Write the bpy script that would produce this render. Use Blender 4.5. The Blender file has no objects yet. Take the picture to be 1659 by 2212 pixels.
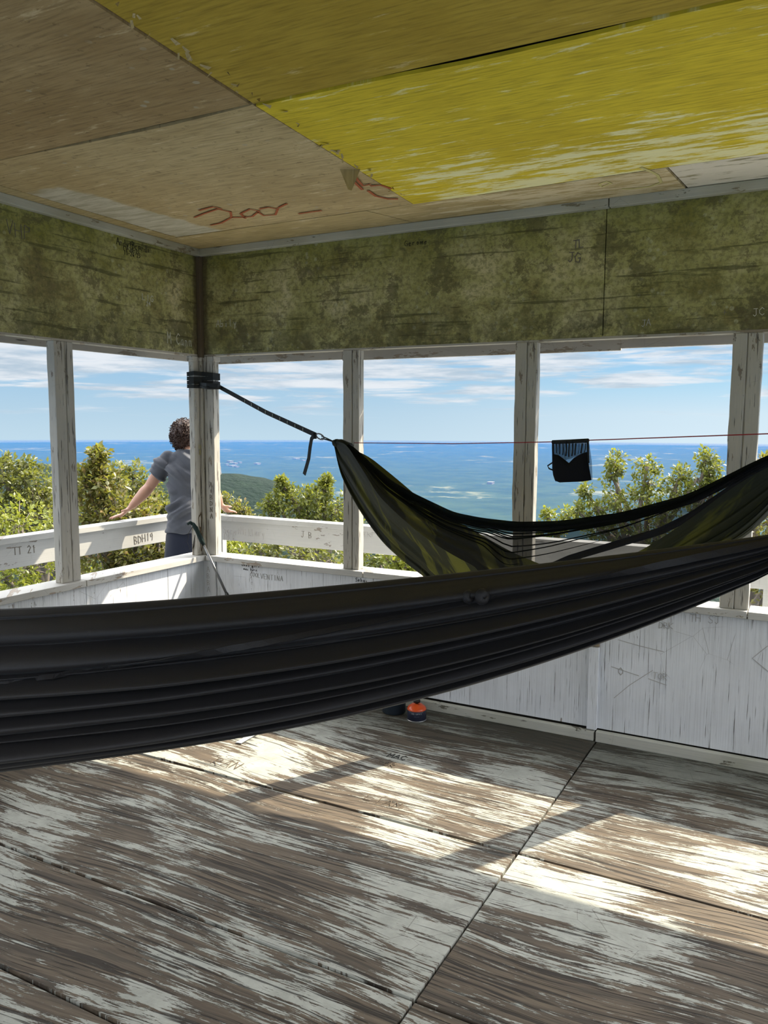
import bpy, bmesh, math, random
import numpy as np
from mathutils import Vector, Matrix, noise as mnoise
random.seed(7); np.random.seed(7)
sc = bpy.context.scene
COL = sc.collection
PI = math.pi

# ------------------------------------------------------------------ camera
CAM = Vector((3.575, -4.1465, 1.65))
R_ = Vector((0.88198188, 0.47125277, 0.00536499))
U_ = Vector((-0.0560607, 0.09360488, 0.99402984))
F_ = Vector((-0.46793713, 0.87701708, -0.10897657))
FPX = 1741.7
cd = bpy.data.cameras.new('camera'); co = bpy.data.objects.new('camera', cd); COL.objects.link(co)
M = Matrix((R_, U_, -F_)).transposed().to_4x4(); M.translation = CAM
co.matrix_world = M
cd.sensor_fit = 'HORIZONTAL'; cd.sensor_width = 36; cd.lens = 36 * FPX / 1659
cd.clip_start = .05; cd.clip_end = 40000
sc.camera = co
def ray(px, py): return F_ + R_ * ((px - 829.5) / FPX) - U_ * ((py - 1106) / FPX)
def at(px, py, d): return CAM + ray(px, py) * d
def on(px, py, n, c):            # intersection with the plane n.p = c
    d = ray(px, py); n = Vector(n); return CAM + d * ((c - n.dot(CAM)) / n.dot(d))

# ------------------------------------------------------------------ helpers
def setp(o, label=None, cat=None, group=None, kind=None):
    if label: o['label'] = label
    if cat: o['category'] = cat
    if group: o['group'] = group
    if kind: o['kind'] = kind
    return o
def link(o, parent=None):
    COL.objects.link(o)
    if parent is not None:
        o.parent = parent
        o.matrix_parent_inverse = Matrix.Translation(-Vector(parent.location))
    return o
def empty(name, loc, label, cat, group=None):
    o = bpy.data.objects.new(name, None); o.location = loc; o.empty_display_size = .1
    COL.objects.link(o); return setp(o, label, cat, group)
class MB:
    def __init__(s): s.v = []; s.f = []; s.m = []; s.sm = []
    def add(s, vs, fs, mi=0, smooth=False):
        b = len(s.v); s.v += [tuple(v) for v in vs]
        for f in fs: s.f.append([i + b for i in f]); s.m.append(mi); s.sm.append(smooth)
        return s
    def box(s, a, b, mi=0):
        x0, y0, z0 = a; x1, y1, z1 = b
        vs = [(x0,y0,z0),(x1,y0,z0),(x1,y1,z0),(x0,y1,z0),(x0,y0,z1),(x1,y0,z1),(x1,y1,z1),(x0,y1,z1)]
        return s.add(vs, [(0,3,2,1),(4,5,6,7),(0,1,5,4),(1,2,6,5),(2,3,7,6),(3,0,4,7)], mi)
    def tube(s, pts, rad, n=8, mi=0, flat=None, smooth=True):
        pts = [Vector(p) for p in pts]
        if isinstance(rad, tuple) or not hasattr(rad, '__len__'): rad = [rad] * len(pts)
        rings = []; up = None
        for i, p in enumerate(pts):
            t = (pts[min(i+1, len(pts)-1)] - pts[max(i-1, 0)])
            if t.length < 1e-9: t = Vector((0,0,1))
            t.normalize()
            if up is None:
                up = Vector((0,0,1)) if abs(t.z) < .9 else Vector((1,0,0))
                if flat is not None: up = Vector(flat)
            a = t.cross(up)
            if a.length < 1e-6: a = t.cross(Vector((1,0,0)))
            a.normalize(); b = a.cross(t).normalized(); up = b
            r = rad[i]; ra, rb = r if hasattr(r, '__len__') else (r, r)
            rings.append([p + a * math.cos(2*PI*k/n) * ra + b * math.sin(2*PI*k/n) * rb for k in range(n)])
        vs = [v for r in rings for v in r]; fs = []
        for i in range(len(rings)-1):
            for k in range(n):
                fs.append((i*n+k, i*n+(k+1)%n, (i+1)*n+(k+1)%n, (i+1)*n+k))
        fs.append(tuple(range(n))[::-1]); fs.append(tuple((len(rings)-1)*n+k for k in range(n)))
        return s.add(vs, fs, mi, smooth)
    def ribbon(s, pts, wdir, w, th=.0015, mi=0):
        pts = [Vector(p) for p in pts]; vs = []; fs = []
        for i, p in enumerate(pts):
            t = (pts[min(i+1,len(pts)-1)] - pts[max(i-1,0)]).normalized()
            wd = Vector(wdir[i] if hasattr(wdir[0], '__len__') else wdir); wd = (wd - t*wd.dot(t)).normalized()
            nn = t.cross(wd).normalized()
            for a, b in ((-1,-1),(1,-1),(1,1),(-1,1)): vs.append(p + wd*a*w/2 + nn*b*th/2)
        for i in range(len(pts)-1):
            for k in range(4): fs.append((i*4+k, i*4+(k+1)%4, (i+1)*4+(k+1)%4, (i+1)*4+k))
        fs.append((3,2,1,0)); e = (len(pts)-1)*4; fs.append((e,e+1,e+2,e+3))
        return s.add(vs, fs, mi, False)
    def grid(s, P, mi=0, closed_v=False):           # P[i][j]
        n = len(P); m = len(P[0]); vs = [p for r in P for p in r]; fs = []
        for i in range(n-1):
            for j in range(m if closed_v else m-1):
                j2 = (j+1) % m; fs.append((i*m+j, i*m+j2, (i+1)*m+j2, (i+1)*m+j))
        return s.add(vs, fs, mi, True)
    def lathe(s, prof, c, n=40, mi=0):
        rings = [[Vector(c) + Vector((r*math.cos(2*PI*k/n), r*math.sin(2*PI*k/n), z)) for k in range(n)] for r, z in prof]
        return s.grid(rings, mi, True)
    def ell(s, c, r, rot=None, n=16, mi=0):
        c = Vector(c); P = []
        for i in range(n+1):
            th = PI*i/n; row = []
            for k in range(2*n):
                ph = 2*PI*k/(2*n)
                v = Vector((r[0]*math.sin(th)*math.cos(ph), r[1]*math.sin(th)*math.sin(ph), r[2]*math.cos(th)))
                if rot: v = rot @ v
                row.append(c+v)
            P.append(row)
        return s.grid(P, mi, True)
    def build(s, name, mats, parent=None, bevel=0, sol=0):
        me = bpy.data.meshes.new(name); me.from_pydata(s.v, [], s.f)
        if not isinstance(mats, (list, tuple)): mats = [mats]
        for m in mats: me.materials.append(m)
        me.polygons.foreach_set('material_index', s.m); me.polygons.foreach_set('use_smooth', s.sm)
        me.validate(); me.update()
        bm = bmesh.new(); bm.from_mesh(me); bmesh.ops.recalc_face_normals(bm, faces=bm.faces); bm.to_mesh(me); bm.free()
        o = bpy.data.objects.new(name, me); link(o, parent)
        if bevel:
            b = o.modifiers.new('bevel', 'BEVEL'); b.width = bevel; b.segments = 2; b.limit_method = 'ANGLE'
        return o
def struct(o): o['kind'] = 'structure'; return o

# ------------------------------------------------------------------ node helpers
class NT:
    def __init__(s, name):
        s.mat = bpy.data.materials.new(name); s.mat.use_nodes = True; s.t = s.mat.node_tree; s.t.nodes.clear()
        s.out = s.t.nodes.new('ShaderNodeOutputMaterial')
    def n(s, typ, **kw):
        nd = s.t.nodes.new(typ)
        for k, v in kw.items():
            if k.startswith('i_'): s.set(nd.inputs[k[2:].replace('_', ' ')], v)
            elif k == 'ins':
                for a, b in v.items(): s.set(nd.inputs[a], b)
            else: setattr(nd, k, v)
        return nd
    def set(s, inp, v):
        if isinstance(v, bpy.types.NodeSocket): s.t.links.new(v, inp)
        else:
            if hasattr(v, '__len__') and inp.type == 'RGBA' and len(v) == 3: v = (*v, 1)
            inp.default_value = v
    def math(s, op, a, b=0, c=0, clamp=False):
        nd = s.n('ShaderNodeMath', operation=op, use_clamp=clamp)
        s.set(nd.inputs[0], a); s.set(nd.inputs[1], b)
        if op in ('MULTIPLY_ADD',): s.set(nd.inputs[2], c)
        return nd.outputs[0]
    def comb(s, x, y, z=0.0):
        nd = s.n('ShaderNodeCombineXYZ'); s.set(nd.inputs[0], x); s.set(nd.inputs[1], y); s.set(nd.inputs[2], z); return nd.outputs[0]
    def noise(s, vec, scale=1, detail=4, rough=.6, dist=0, lac=2.0):
        nd = s.n('ShaderNodeTexNoise', ins={'Vector': vec, 'Scale': scale, 'Detail': detail, 'Roughness': rough, 'Distortion': dist, 'Lacunarity': lac})
        return nd.outputs[0]
    def vor(s, vec, scale, feature='F1'):
        nd = s.n('ShaderNodeTexVoronoi', feature=feature, ins={'Vector': vec, 'Scale': scale}); return nd
    def ramp(s, fac, stops, interp='LINEAR'):
        nd = s.n('ShaderNodeValToRGB'); nd.color_ramp.interpolation = interp
        while len(nd.color_ramp.elements) < len(stops): nd.color_ramp.elements.new(.5)
        for e, (p, c) in zip(nd.color_ramp.elements, stops):
            e.position = p; e.color = (*c, 1) if hasattr(c, '__len__') else (c, c, c, 1)
        s.set(nd.inputs[0], fac); return nd.outputs[0]
    def step(s, v, a, b):
        nd = s.n('ShaderNodeMapRange', interpolation_type='SMOOTHSTEP', clamp=True)
        s.set(nd.inputs[0], v); nd.inputs[1].default_value = a; nd.inputs[2].default_value = b
        return nd.outputs[0]
    def mix(s, f, a, b, blend='MIX'):
        nd = s.n('ShaderNodeMix', data_type='RGBA', blend_type=blend, clamp_factor=True)
        s.set(nd.inputs[0], f); s.set(nd.inputs[6], a); s.set(nd.inputs[7], b); return nd.outputs[2]
    def xyz(s, coord='Object'):
        tc = s.n('ShaderNodeTexCoord'); sp = s.n('ShaderNodeSeparateXYZ'); s.set(sp.inputs[0], tc.outputs[coord])
        return sp.outputs[0], sp.outputs[1], sp.outputs[2]
    def bsdf(s, col, rough=.8, spec=.3, bump=None, bd=.003, **kw):
        b = s.n('ShaderNodeBsdfPrincipled'); s.set(b.inputs['Base Color'], col); s.set(b.inputs['Roughness'], rough)
        s.set(b.inputs['Specular IOR Level'], spec)
        for k, v in kw.items(): s.set(b.inputs[k.replace('_', ' ')], v)
        if bump is not None:
            bn = s.n('ShaderNodeBump'); bn.inputs['Distance'].default_value = bd; s.set(bn.inputs['Height'], bump)
            s.t.links.new(bn.outputs[0], b.inputs['Normal'])
        s.t.links.new(b.outputs[0], s.out.inputs[0]); s.b = b
        return s.mat
def simple(name, col, rough=.6, spec=.4, metal=0):
    t = NT(name); x, y, z = t.xyz(); n = t.noise(t.comb(x, y, z), 60, 3)
    c = t.mix(t.math('MULTIPLY', n, .5), col, [v*.7 for v in col])
    return t.bsdf(c, rough, spec, Metallic=metal)

# --- floor: worn painted plywood, grain along x
def mat_floor():
    t = NT('floor_plywood'); x, y, z = t.xyz()
    pid = t.math('ADD', t.math('MULTIPLY', t.math('FLOOR', t.math('DIVIDE', t.math('ADD', x, -2.645), 2.44)), 7.3),
                 t.math('MULTIPLY', t.math('FLOOR', t.math('DIVIDE', t.math('ADD', y, 1.287), 1.0)), 3.1))
    w1 = t.noise(t.comb(t.math('MULTIPLY', x, .55), t.math('MULTIPLY', y, 1.3), pid), 1.0, 1, .5)
    w2 = t.noise(t.comb(t.math('MULTIPLY', x, 2.2), t.math('MULTIPLY', y, 7.0), pid), 1.0, 2, .5)
    yw = t.math('ADD', y, t.math('ADD', t.math('MULTIPLY', w1, .34), t.math('MULTIPLY', w2, .035)))
    g = t.noise(t.comb(t.math('MULTIPLY', x, 1.6), t.math('MULTIPLY', yw, 30), pid), 1, 4, .62)
    fine = t.noise(t.comb(t.math('MULTIPLY', x, 4), t.math('MULTIPLY', yw, 120), pid), 1, 3, .65)
    pm = t.noise(t.comb(t.math('MULTIPLY', x, 2.2), t.math('MULTIPLY', yw, 14), t.math('ADD', pid, 5)), 1, 7, .78)
    big = t.noise(t.comb(t.math('MULTIPLY', x, 1.4), t.math('MULTIPLY', y, 1.7), t.math('ADD', pid, 9)), 1, 3, .5)
    v = t.math('ADD', t.math('ADD', pm, t.math('MULTIPLY', t.math('SUBTRACT', big, .5), .55)), t.math('MULTIPLY', t.math('SUBTRACT', fine, .5), .42))
    paint = t.step(v, .508, .53)
    wood = t.ramp(g, [(.25, (0.0288, 0.0245, 0.0194)), (.42, (0.0756, 0.0626, 0.0475)), (.55, (0.1440, 0.1138, 0.0806)), (.75, (0.0756, 0.0626, 0.0482))])
    wood = t.mix(t.step(fine, .35, .65), t.mix(.55, wood, (.05, .037, .028)), wood)
    pn = t.noise(t.comb(x, y, z), 9, 6, .7)
    pc = t.ramp(pn, [(.3, (.27, .28, .25)), (.55, (.36, .37, .335)), (.75, (.43, .44, .40))])
    c = t.mix(paint, wood, pc)
    cr = t.noise(t.comb(t.math('MULTIPLY', x, 2.2), t.math('MULTIPLY', yw, 85), t.math('ADD', pid, 2)), 1, 3, .6)
    crack = t.math('SUBTRACT', 1, t.step(t.math('ADD', cr, t.math('MULTIPLY', t.math('SUBTRACT', big, .5), .35)), .36, .425))
    c = t.mix(t.math('MULTIPLY', crack, .85), c, (.02, .016, .013))
    # carved fine scratches
    vd = t.vor(t.comb(t.math('MULTIPLY', x, 1.3), t.math('MULTIPLY', y, 2.1), pid), 3.2, 'DISTANCE_TO_EDGE').outputs[0]
    sc1 = t.math('MULTIPLY', t.math('SUBTRACT', 1, t.step(vd, .0, .006)), t.step(big, .5, .6))
    c = t.mix(t.math('MULTIPLY', sc1, .5), c, (.03, .025, .02))
    # darker towards the far wall
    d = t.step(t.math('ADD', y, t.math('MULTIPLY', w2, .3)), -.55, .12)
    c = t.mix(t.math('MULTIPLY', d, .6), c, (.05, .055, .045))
    h = t.math('SUBTRACT', t.math('ADD', t.math('MULTIPLY', paint, .35), t.math('MULTIPLY', g, .5)), t.math('MULTIPLY', crack, 1.0))
    return t.bsdf(c, .75, .3, h, .004)
def mat_white(name, vertical=True, wear=.5, crackw=.33, tint=(.80, .80, .78), wood=(.20, .17, .14), grime=(.30, .29, .25), gr=.25, sx=60):
    t = NT(name); x, y, z = t.xyz(); u = t.math('ADD', x, y)
    a, b = (u, z) if vertical else (z, u)
    if not vertical: a = t.math('ADD', z, t.math('MULTIPLY', t.math('SUBTRACT', x, y), .0))
    g = t.noise(t.comb(t.math('MULTIPLY', a, sx), t.math('MULTIPLY', b, 3.0), t.math('MULTIPLY', t.math('SUBTRACT', x, y), .5)), 1, 4, .6)
    crack = t.math('SUBTRACT', 1, t.step(g, crackw-.035, crackw+.01))
    lum = t.noise(t.comb(x, y, z), 2.3, 5, .6)
    pe = t.noise(t.comb(t.math('MULTIPLY', a, 22), t.math('MULTIPLY', b, 5), x), 1, 5, .72)
    big = t.noise(t.comb(x, y, z), 1.7, 3, .5)
    peel = t.step(t.math('ADD', pe, t.math('MULTIPLY', t.math('SUBTRACT', big, .5), .5)), .70-.2*wear, .72-.2*wear)
    c = t.mix(t.step(lum, .3, .7), [v*.86 for v in tint], tint)
    fs_ = t.noise(t.comb(t.math('MULTIPLY', a, 230), t.math('MULTIPLY', b, 2.2), 1), 1, 3, .7); c = t.mix(t.math('MULTIPLY', t.step(fs_, .62, .38), .0), c, c)
    c = t.mix(t.math('MULTIPLY', t.math('SUBTRACT', 1, t.step(fs_, .36, .56)), .22), c, (.25, .26, .27))
    c = t.mix(t.math('MULTIPLY', t.step(big, .42, .75), gr), c, grime)
    c = t.mix(t.math('MULTIPLY', peel, .9), c, wood)
    c = t.mix(t.math('MULTIPLY', crack, .8), c, (.07, .06, .05))
    vd = t.vor(t.comb(u, z, 0), 5.5, 'DISTANCE_TO_EDGE').outputs[0]
    scr = t.math('MULTIPLY', t.math('SUBTRACT', 1, t.step(vd, 0, .005)), t.step(t.noise(t.comb(x, y, z), 2.1, 2), .55, .6))
    c = t.mix(t.math('MULTIPLY', scr, .55), c, (.12, .11, .1))
    h = t.math('SUBTRACT', t.math('MULTIPLY', g, .4), t.math('ADD', crack, peel))
    return t.bsdf(c, .6, .35, h, .002)
def mat_frieze():
    t = NT('mouldy_plywood'); x, y, z = t.xyz(); u = t.math('ADD', x, y); P = t.comb(x, y, z)
    a = t.noise(P, 2.2, 6, .65, .3); b = t.noise(t.comb(u, t.math('MULTIPLY', z, 1.2), 3), 7, 6, .74)
    st = t.noise(t.comb(t.math('MULTIPLY', u, 1.5), t.math('MULTIPLY', z, 30), 0), 1, 5, .65)
    c = t.ramp(t.math('ADD', t.math('MULTIPLY', a, .6), t.math('MULTIPLY', b, .4)),
               [(.3, (0.1560, 0.1235, 0.0715)), (.42, (0.2600, 0.2275, 0.0910)), (.5, (0.4420, 0.4160, 0.1820)), (.6, (0.5980, 0.5460, 0.3120)), (.75, (0.7150, 0.6630, 0.4420))])
    green = t.step(t.noise(P, 1.6, 4, .6), .45, .62)
    c = t.mix(t.math('MULTIPLY', green, .32), c, t.mix(b, (.09, .095, .012), (.25, .26, .045)))
    zz = t.step(t.math('ADD', z, t.math('MULTIPLY', t.noise(P, 3, 4), .5)), 2.62, 2.98)
    c = t.mix(t.math('MULTIPLY', zz, .6), c, (.20, .21, .03))
    lich = t.vor(t.comb(u, z, 0), 22).outputs[0]
    lm = t.math('MULTIPLY', t.math('SUBTRACT', 1, t.step(t.math('ADD', lich, t.math('MULTIPLY', b, .3)), .36, .42)), t.step(t.noise(P, 2.6, 2), .48, .6))
    c = t.mix(t.math('MULTIPLY', lm, .55), c, (.46, .46, .31))
    dk = t.step(t.noise(t.comb(u, z, 5), 3.4, 6, .78), .53, .58)
    c = t.mix(t.math('MULTIPLY', dk, .62), c, (.105, .09, .045))
    low = t.math('MULTIPLY', t.math('SUBTRACT', 1, t.step(z, 2.08, 2.38)), t.step(t.noise(P, 8, 7, .75), .42, .56))
    c = t.mix(t.math('MULTIPLY', low, .6), c, (.07, .065, .04))
    c = t.mix(t.math('MULTIPLY', t.math('SUBTRACT', 1, t.step(st, .36, .43)), .65), c, (.05, .05, .02))
    ff_ = t.noise(t.comb(u, z, 2), 38, 4, .75); c = t.mix(t.math('MULTIPLY', t.step(ff_, .56, .40), .5), c, (.11, .11, .05))
    # browner beside the corner
    ed = t.math('SUBTRACT', 1, t.step(t.math('ADD', t.math('ABSOLUTE', u), t.math('MULTIPLY', t.noise(P, 6, 4), .08)), .085, .12))
    c = t.mix(t.math('MULTIPLY', ed, .75), c, (.08, .06, .035))
    return t.bsdf(c, .85, .2, t.math('ADD', t.math('MULTIPLY', b, .7), st), .003)
def mat_ceiling(name, base, alt, pale, amt, speck=0, bx=0):
    t = NT(name); x, y, z = t.xyz(); P = t.comb(x, y, bx)
    s = t.noise(t.comb(t.math('MULTIPLY', x, 3.2), t.math('MULTIPLY', y, 17), bx), 1, 6, .72)
    l = t.noise(P, 1.3, 4, .6)
    c = t.mix(t.step(t.math('ADD', t.math('MULTIPLY', l, .7), t.math('MULTIPLY', s, .3)), .35, .65), base, alt)
    fine = t.noise(t.comb(t.math('MULTIPLY', x, 7), t.math('MULTIPLY', y, 80), bx), 1, 3, .6)
    c = t.mix(t.math('MULTIPLY', t.step(fine, .45, .3), .35), c, [v*.45 for v in base])
    ff = t.step(fine, .36, .62)
    c = t.mix(t.math('MULTIPLY', t.math('SUBTRACT', 1, ff), .35), c, [v*.5 for v in base])
    edge = t.math('MULTIPLY', t.step(t.math('ADD', y, t.math('MULTIPLY', l, .35)), -1.0, -.42), t.step(t.math('ADD', x, t.math('MULTIPLY', l, .6)), 1.7, 2.6))
    ps = t.step(t.math('ADD', s, t.math('MULTIPLY', edge, .14)), .60 - amt*.1, .70 - amt*.1)
    c = t.mix(t.math('MULTIPLY', ps, .75), c, pale)
    if speck:
        v = t.vor(P, 11)
        m = t.math('MULTIPLY', t.math('SUBTRACT', 1, t.step(t.math('ADD', v.outputs[0], t.math('MULTIPLY', s, .25)), .22, .27)), t.step(t.noise(P, 1.8, 3), .47, .58))
        c = t.mix(t.math('MULTIPLY', m, .7), c, (.42, .38, .28))
        v2 = t.noise(P, 22, 4, .7); c = t.mix(t.math('MULTIPLY', t.step(v2, .60, .66), .5), c, [q*.4 for q in base])
    # stripped whitish band by the left wall
    if speck:
        n4 = t.math('MULTIPLY', t.noise(P, 7, 5), .16)
        u1 = t.math('ADD', x, n4); 
        band = t.math('MULTIPLY', t.math('MULTIPLY', t.step(u1, .18, .22), t.math('SUBTRACT', 1, t.step(t.math('ADD', u1, t.math('MULTIPLY', y, -.1)), .56, .61))), t.step(t.math('ADD', y, n4), -1.33, -1.27))
        c = t.mix(t.math('MULTIPLY', band, .85), c, t.mix(t.step(s, .4, .6), (.42, .40, .30), (.62, .60, .50)))
    return t.bsdf(c, .8, .25, t.math('ADD', s, fine), .0015)
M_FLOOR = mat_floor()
M_WALLP = mat_white('white_panel_paint', True, .12, .355, (.80, .83, .88), gr=.18, sx=170)
M_POST = mat_white('peeling_post_paint', True, .5, .41, (.50, .475, .42), (.21, .17, .125), (.36, .32, .23), .6, 55)
M_SILL = mat_white('sill_paint', False, .55, .31, (0.5760, 0.5670, 0.5400), (0.3060, 0.2430, 0.1800), gr=.3, sx=30)
M_RAIL = mat_white('rail_paint', False, .1, .30, (0.4368, 0.4368, 0.4200), gr=.15, sx=30)
M_BASE = mat_white('baseboard_paint', False, .35, .3, (.56, .56, .50), (.13, .12, .09), (.25, .25, .16), .6, 20)
M_MOULD = mat_white('moulding_paint', False, .45, .3, (.52, .52, .44), (.22, .19, .12), (.24, .22, .12), .8, 12)
M_FASCIA = mat_white('fascia_wood', False, .5, .31, (.46, .42, .35), (.25, .2, .14), gr=.4, sx=30)
M_FRIEZE = mat_frieze()
M_CY = mat_ceiling('ceiling_olive', (0.6348, 0.4899, 0.0304), (0.7866, 0.6279, 0.0414), (0.9000, 0.9000, 0.5796), .25)
M_CY2 = mat_ceiling('ceiling_ochre', (.40, .28, .032), (.49, .36, .05), (.68, .55, .28), .0, bx=4)
M_CB = mat_ceiling('ceiling_brown', (0.3250, 0.2210, 0.0975), (0.4680, 0.3445, 0.1755), (0.6110, 0.4940, 0.2990), .1, 1, bx=8)
M_CB2 = mat_ceiling('ceiling_tan', (0.4420, 0.3315, 0.1625), (0.5720, 0.4550, 0.2470), (0.7020, 0.5980, 0.3770), .2, 1, bx=12)
M_CS = mat_ceiling('ceiling_strip', (0.4320, 0.3360, 0.1560), (0.5400, 0.4320, 0.2280), (0.7200, 0.6360, 0.4320), .2, bx=15)
M_DARK = simple('dark_gap', (.02, .018, .014), .9, .1)
M_BROWN = simple('brown_wood', (.13, .10, .065), .85, .2)
M_BARE = simple('bare_wood', (.30, .24, .16), .85, .2)
M_DECK = mat_white('deck_boards', False, .9, .33, (.5, .5, .47), (.3, .26, .2), gr=.4, sx=9)
M_STEEL = simple('galvanised_steel', (.35, .36, .37), .5, .5, .6)

# ------------------------------------------------------------------ the cab
X1, Y1 = 4.42, -4.45
ZT, ZB, ZS, ZC = 2.707, 2.09, .773, 2.75
# floor panels with small gaps
fb = MB(); xs_ = 2.645; g = .004
ys = [0.1, -1.287, -2.20, -2.67, Y1-.1]
for i in range(4):
    yA, yB = ys[i], ys[i+1]
    for (a, b) in ((-.1, xs_), (xs_, X1+.1)):
        dz = random.uniform(-.002, .002)
        fb.box((a+g, yB+g, -.03), (b-g, yA-(.016 if i == 1 and a < 0 else .008), dz))
fb.box((-.1, Y1-.1, -.06), (X1+.1, .1, -.018), 1)
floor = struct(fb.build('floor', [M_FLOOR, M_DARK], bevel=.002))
# ceiling panels
cb = MB()
def cpanel(x0, x1, y0, y1, mi, z=ZC, tilt=0):
    vs = [(x0,y0,z),(x1,y0,z+tilt),(x1,y1,z+tilt),(x0,y1,z),(x0,y0,z+.015),(x1,y0,z+.015+tilt),(x1,y1,z+.015+tilt),(x0,y1,z+.015)]
    cb.add(vs, [(0,3,2,1),(4,5,6,7),(0,1,5,4),(1,2,6,5),(2,3,7,6),(3,0,4,7)], mi)
def cquad(p, mi, dz=0, th=.012):
    p = [((3.575-(3.575-a)*1.028) if .5 < a < X1 else a, (-4.146+(b+4.146)*1.028) if Y1 < b < -.2 else b) for a, b in p]
    vs = [(a, b, ZC+dz) for a, b in p] + [(a, b, ZC+dz+th) for a, b in p]; n = len(p)
    cb.add(vs, [tuple(range(n))[::-1], tuple(range(n, 2*n))] + [(i, (i+1)%n, n+(i+1)%n, n+i) for i in range(n)], mi)
xa, xm, xb = 1.765, 1.83, 1.92        # the long seam leans a little
cquad([(xm+.003, -1.82), (2.25, -1.812), (2.6, -1.792), (2.95, -1.795), (3.2, -1.807), (X1, -1.80), (X1, -.50), (3.02, -.505), (xa+.003, -.47)], 0)
cquad([(xb+.003, -3.15), (X1, -3.13), (X1, -1.812), (xm+.003, -1.832)], 1, .003)
cquad([(.13, -1.845), (.6, -1.838), (1.0, -1.822), (1.45, -1.812), (xm-.03, -1.826), (xm-.004, -1.832), (xa-.003, -.47), (.13, -.455)], 3, .002)
cquad([(.13, -3.15), (xb-.003, -3.15), (xm-.004, -1.848), (.13, -1.852)], 2, -.002)
cquad([(.13, Y1), (xb, Y1), (xb, -3.157), (.13, -3.157)], 2); cquad([(xb+.004, Y1), (X1, Y1), (X1, -3.157), (xb+.004, -3.157)], 1)
cquad([(0, 0), (0, Y1), (.126, Y1), (.126, -.45), (.2, -.45), (.2, 0)], 4)
cquad([(.203, -.45), (1.50, -.464), (1.62, 0), (.203, 0)], 4); cquad([(1.505, -.464), (2.10, -.476), (2.16, 0), (1.625, 0)], 4, .001)
cquad([(2.105, -.476), (2.955, -.495), (2.99, 0), (2.165, 0)], 4, -.001); cquad([(2.965, -.495), (X1, -.492), (X1, 0), (3.0, 0)], 5, .002)
cb.box((-.1, Y1-.1, ZC+.022), (X1+.1, .1, ZC+.06), 6)
ceiling = struct(cb.build('ceiling', [M_CY, M_CY2, M_CB, M_CB2, M_CS, mat_ceiling('ceiling_worn', (.30, .26, .12), (.5, .48, .36), (.85, .8, .7), .9, bx=20), M_DARK]))
# peeling flakes hanging along the long seam
fl = MB()
for k in range(46):
    yy = -.5 - random.random()*2.2; xx = 1.765 + (yy+.47)*(-.062) + random.uniform(-.05, .012)
    r = random.uniform(.005, .018); a = random.random()*6
    p0 = Vector((xx, yy, ZC-.001)); d = Vector((math.cos(a), math.sin(a), 0)); e = Vector((-d.y, d.x, 0))
    drop = random.uniform(.002, .012)
    fl.add([p0, p0+d*r*2+Vector((0,0,-drop)), p0+d*r*1.4+e*r*.8+Vector((0,0,-drop*1.5)), p0+e*r*.7], [(0,1,2,3)])
fl.add([(1.68, -1.02, ZC), (1.76, -.98, ZC), (1.725, -.995, ZC-.09), (1.712, -1.005, ZC-.085)], [(0,1,2,3)])
fko = fl.build('peeling_flakes', M_CS, ceiling); fko['kind'] = 'stuff'

def wallpanel(name, axis, pos, lo, hi, sgn, joints_up, joints_low):
    """axis 'x': wall runs along x at y=pos; sgn = outward direction"""
    b = MB()
    def bx(a0, a1, o0, o1, z0, z1, mi):
        o0, o1 = sorted((pos+sgn*o0, pos+sgn*o1))
        if axis == 'x': b.box((a0, o0, z0), (a1, o1, z1), mi)
        else: b.box((o0, a0, z0), (o1, a1, z1), mi)
    js = sorted([lo]+list(joints_up)+[hi])
    for p, q in zip(js, js[1:]): bx(p+.002, q-.002, 0, .015, ZB+random.uniform(-.003, .003), ZC+.02, 0)
    bx(lo, hi, .016, .05, ZB+.01, ZC+.02, 2)
    js = sorted([lo]+list(joints_low)+[hi])
    for p, q in zip(js, js[1:]): bx(p+.002, q-.002, 0, .015, .062, ZS-.042, 1)
    bx(lo, hi, .016, .024, -.05, ZS-.038, 2); bx(lo, hi, .025, .06, -.05, ZS-.038, 1)
    return struct(b.build(name, [M_FRIEZE, M_WALLP, M_DARK], bevel=.0015))
wall_back = wallpanel('wall_back', 'x', 0, 0, X1, 1, [2.6], [.1, 2.62])
wall_left = wallpanel('wall_left', 'y', 0, Y1, 0, -1, [-2.44], [-.35, -1.0, -2.4])
wall_right = wallpanel('wall_right', 'y', X1, Y1, 0, 1, [-2.2], [-1.2, -2.4])
wall_front = wallpanel('wall_front', 'x', Y1, 0, X1, -1, [1.8], [1.2, 2.4])
nt_ = [0]
def trim(boxes, mat, bevel=.003, name=None):
    nt_[0] += 1; b = MB()
    for a, c in boxes: b.box(a, c)
    return struct(b.build(name or 'trim_%d' % nt_[0], mat, bevel=bevel))
# sills (cap boards)
trim([((-.13, -.13+.0, ZS-.036), (1.28, .13, ZS)), ], M_SILL) if False else None
def sillx(x0, x1, yin, yout): return trim([((x0, min(yin,yout), ZS-.036), (x1, max(yin,yout), ZS))], M_SILL)
sillx(.035, 1.235, -.032, .13); sillx(1.24, 3.33, -.03, .13); sillx(3.335, X1+.13, -.032, .13)
trim([((-.13, -1.02, ZS-.036), (.032, .13, ZS))], M_SILL); trim([((-.13, -3.2, ZS-.036), (.032, -1.025, ZS))], M_SILL); trim([((-.13, Y1, ZS-.036), (.032, -3.205, ZS))], M_SILL)
trim([((X1-.03, Y1, ZS-.036), (X1+.13, -.035, ZS))], M_SILL); trim([((-.13, Y1-.13, ZS-.036), (X1+.13, Y1-.002, ZS))], M_SILL)
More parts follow.
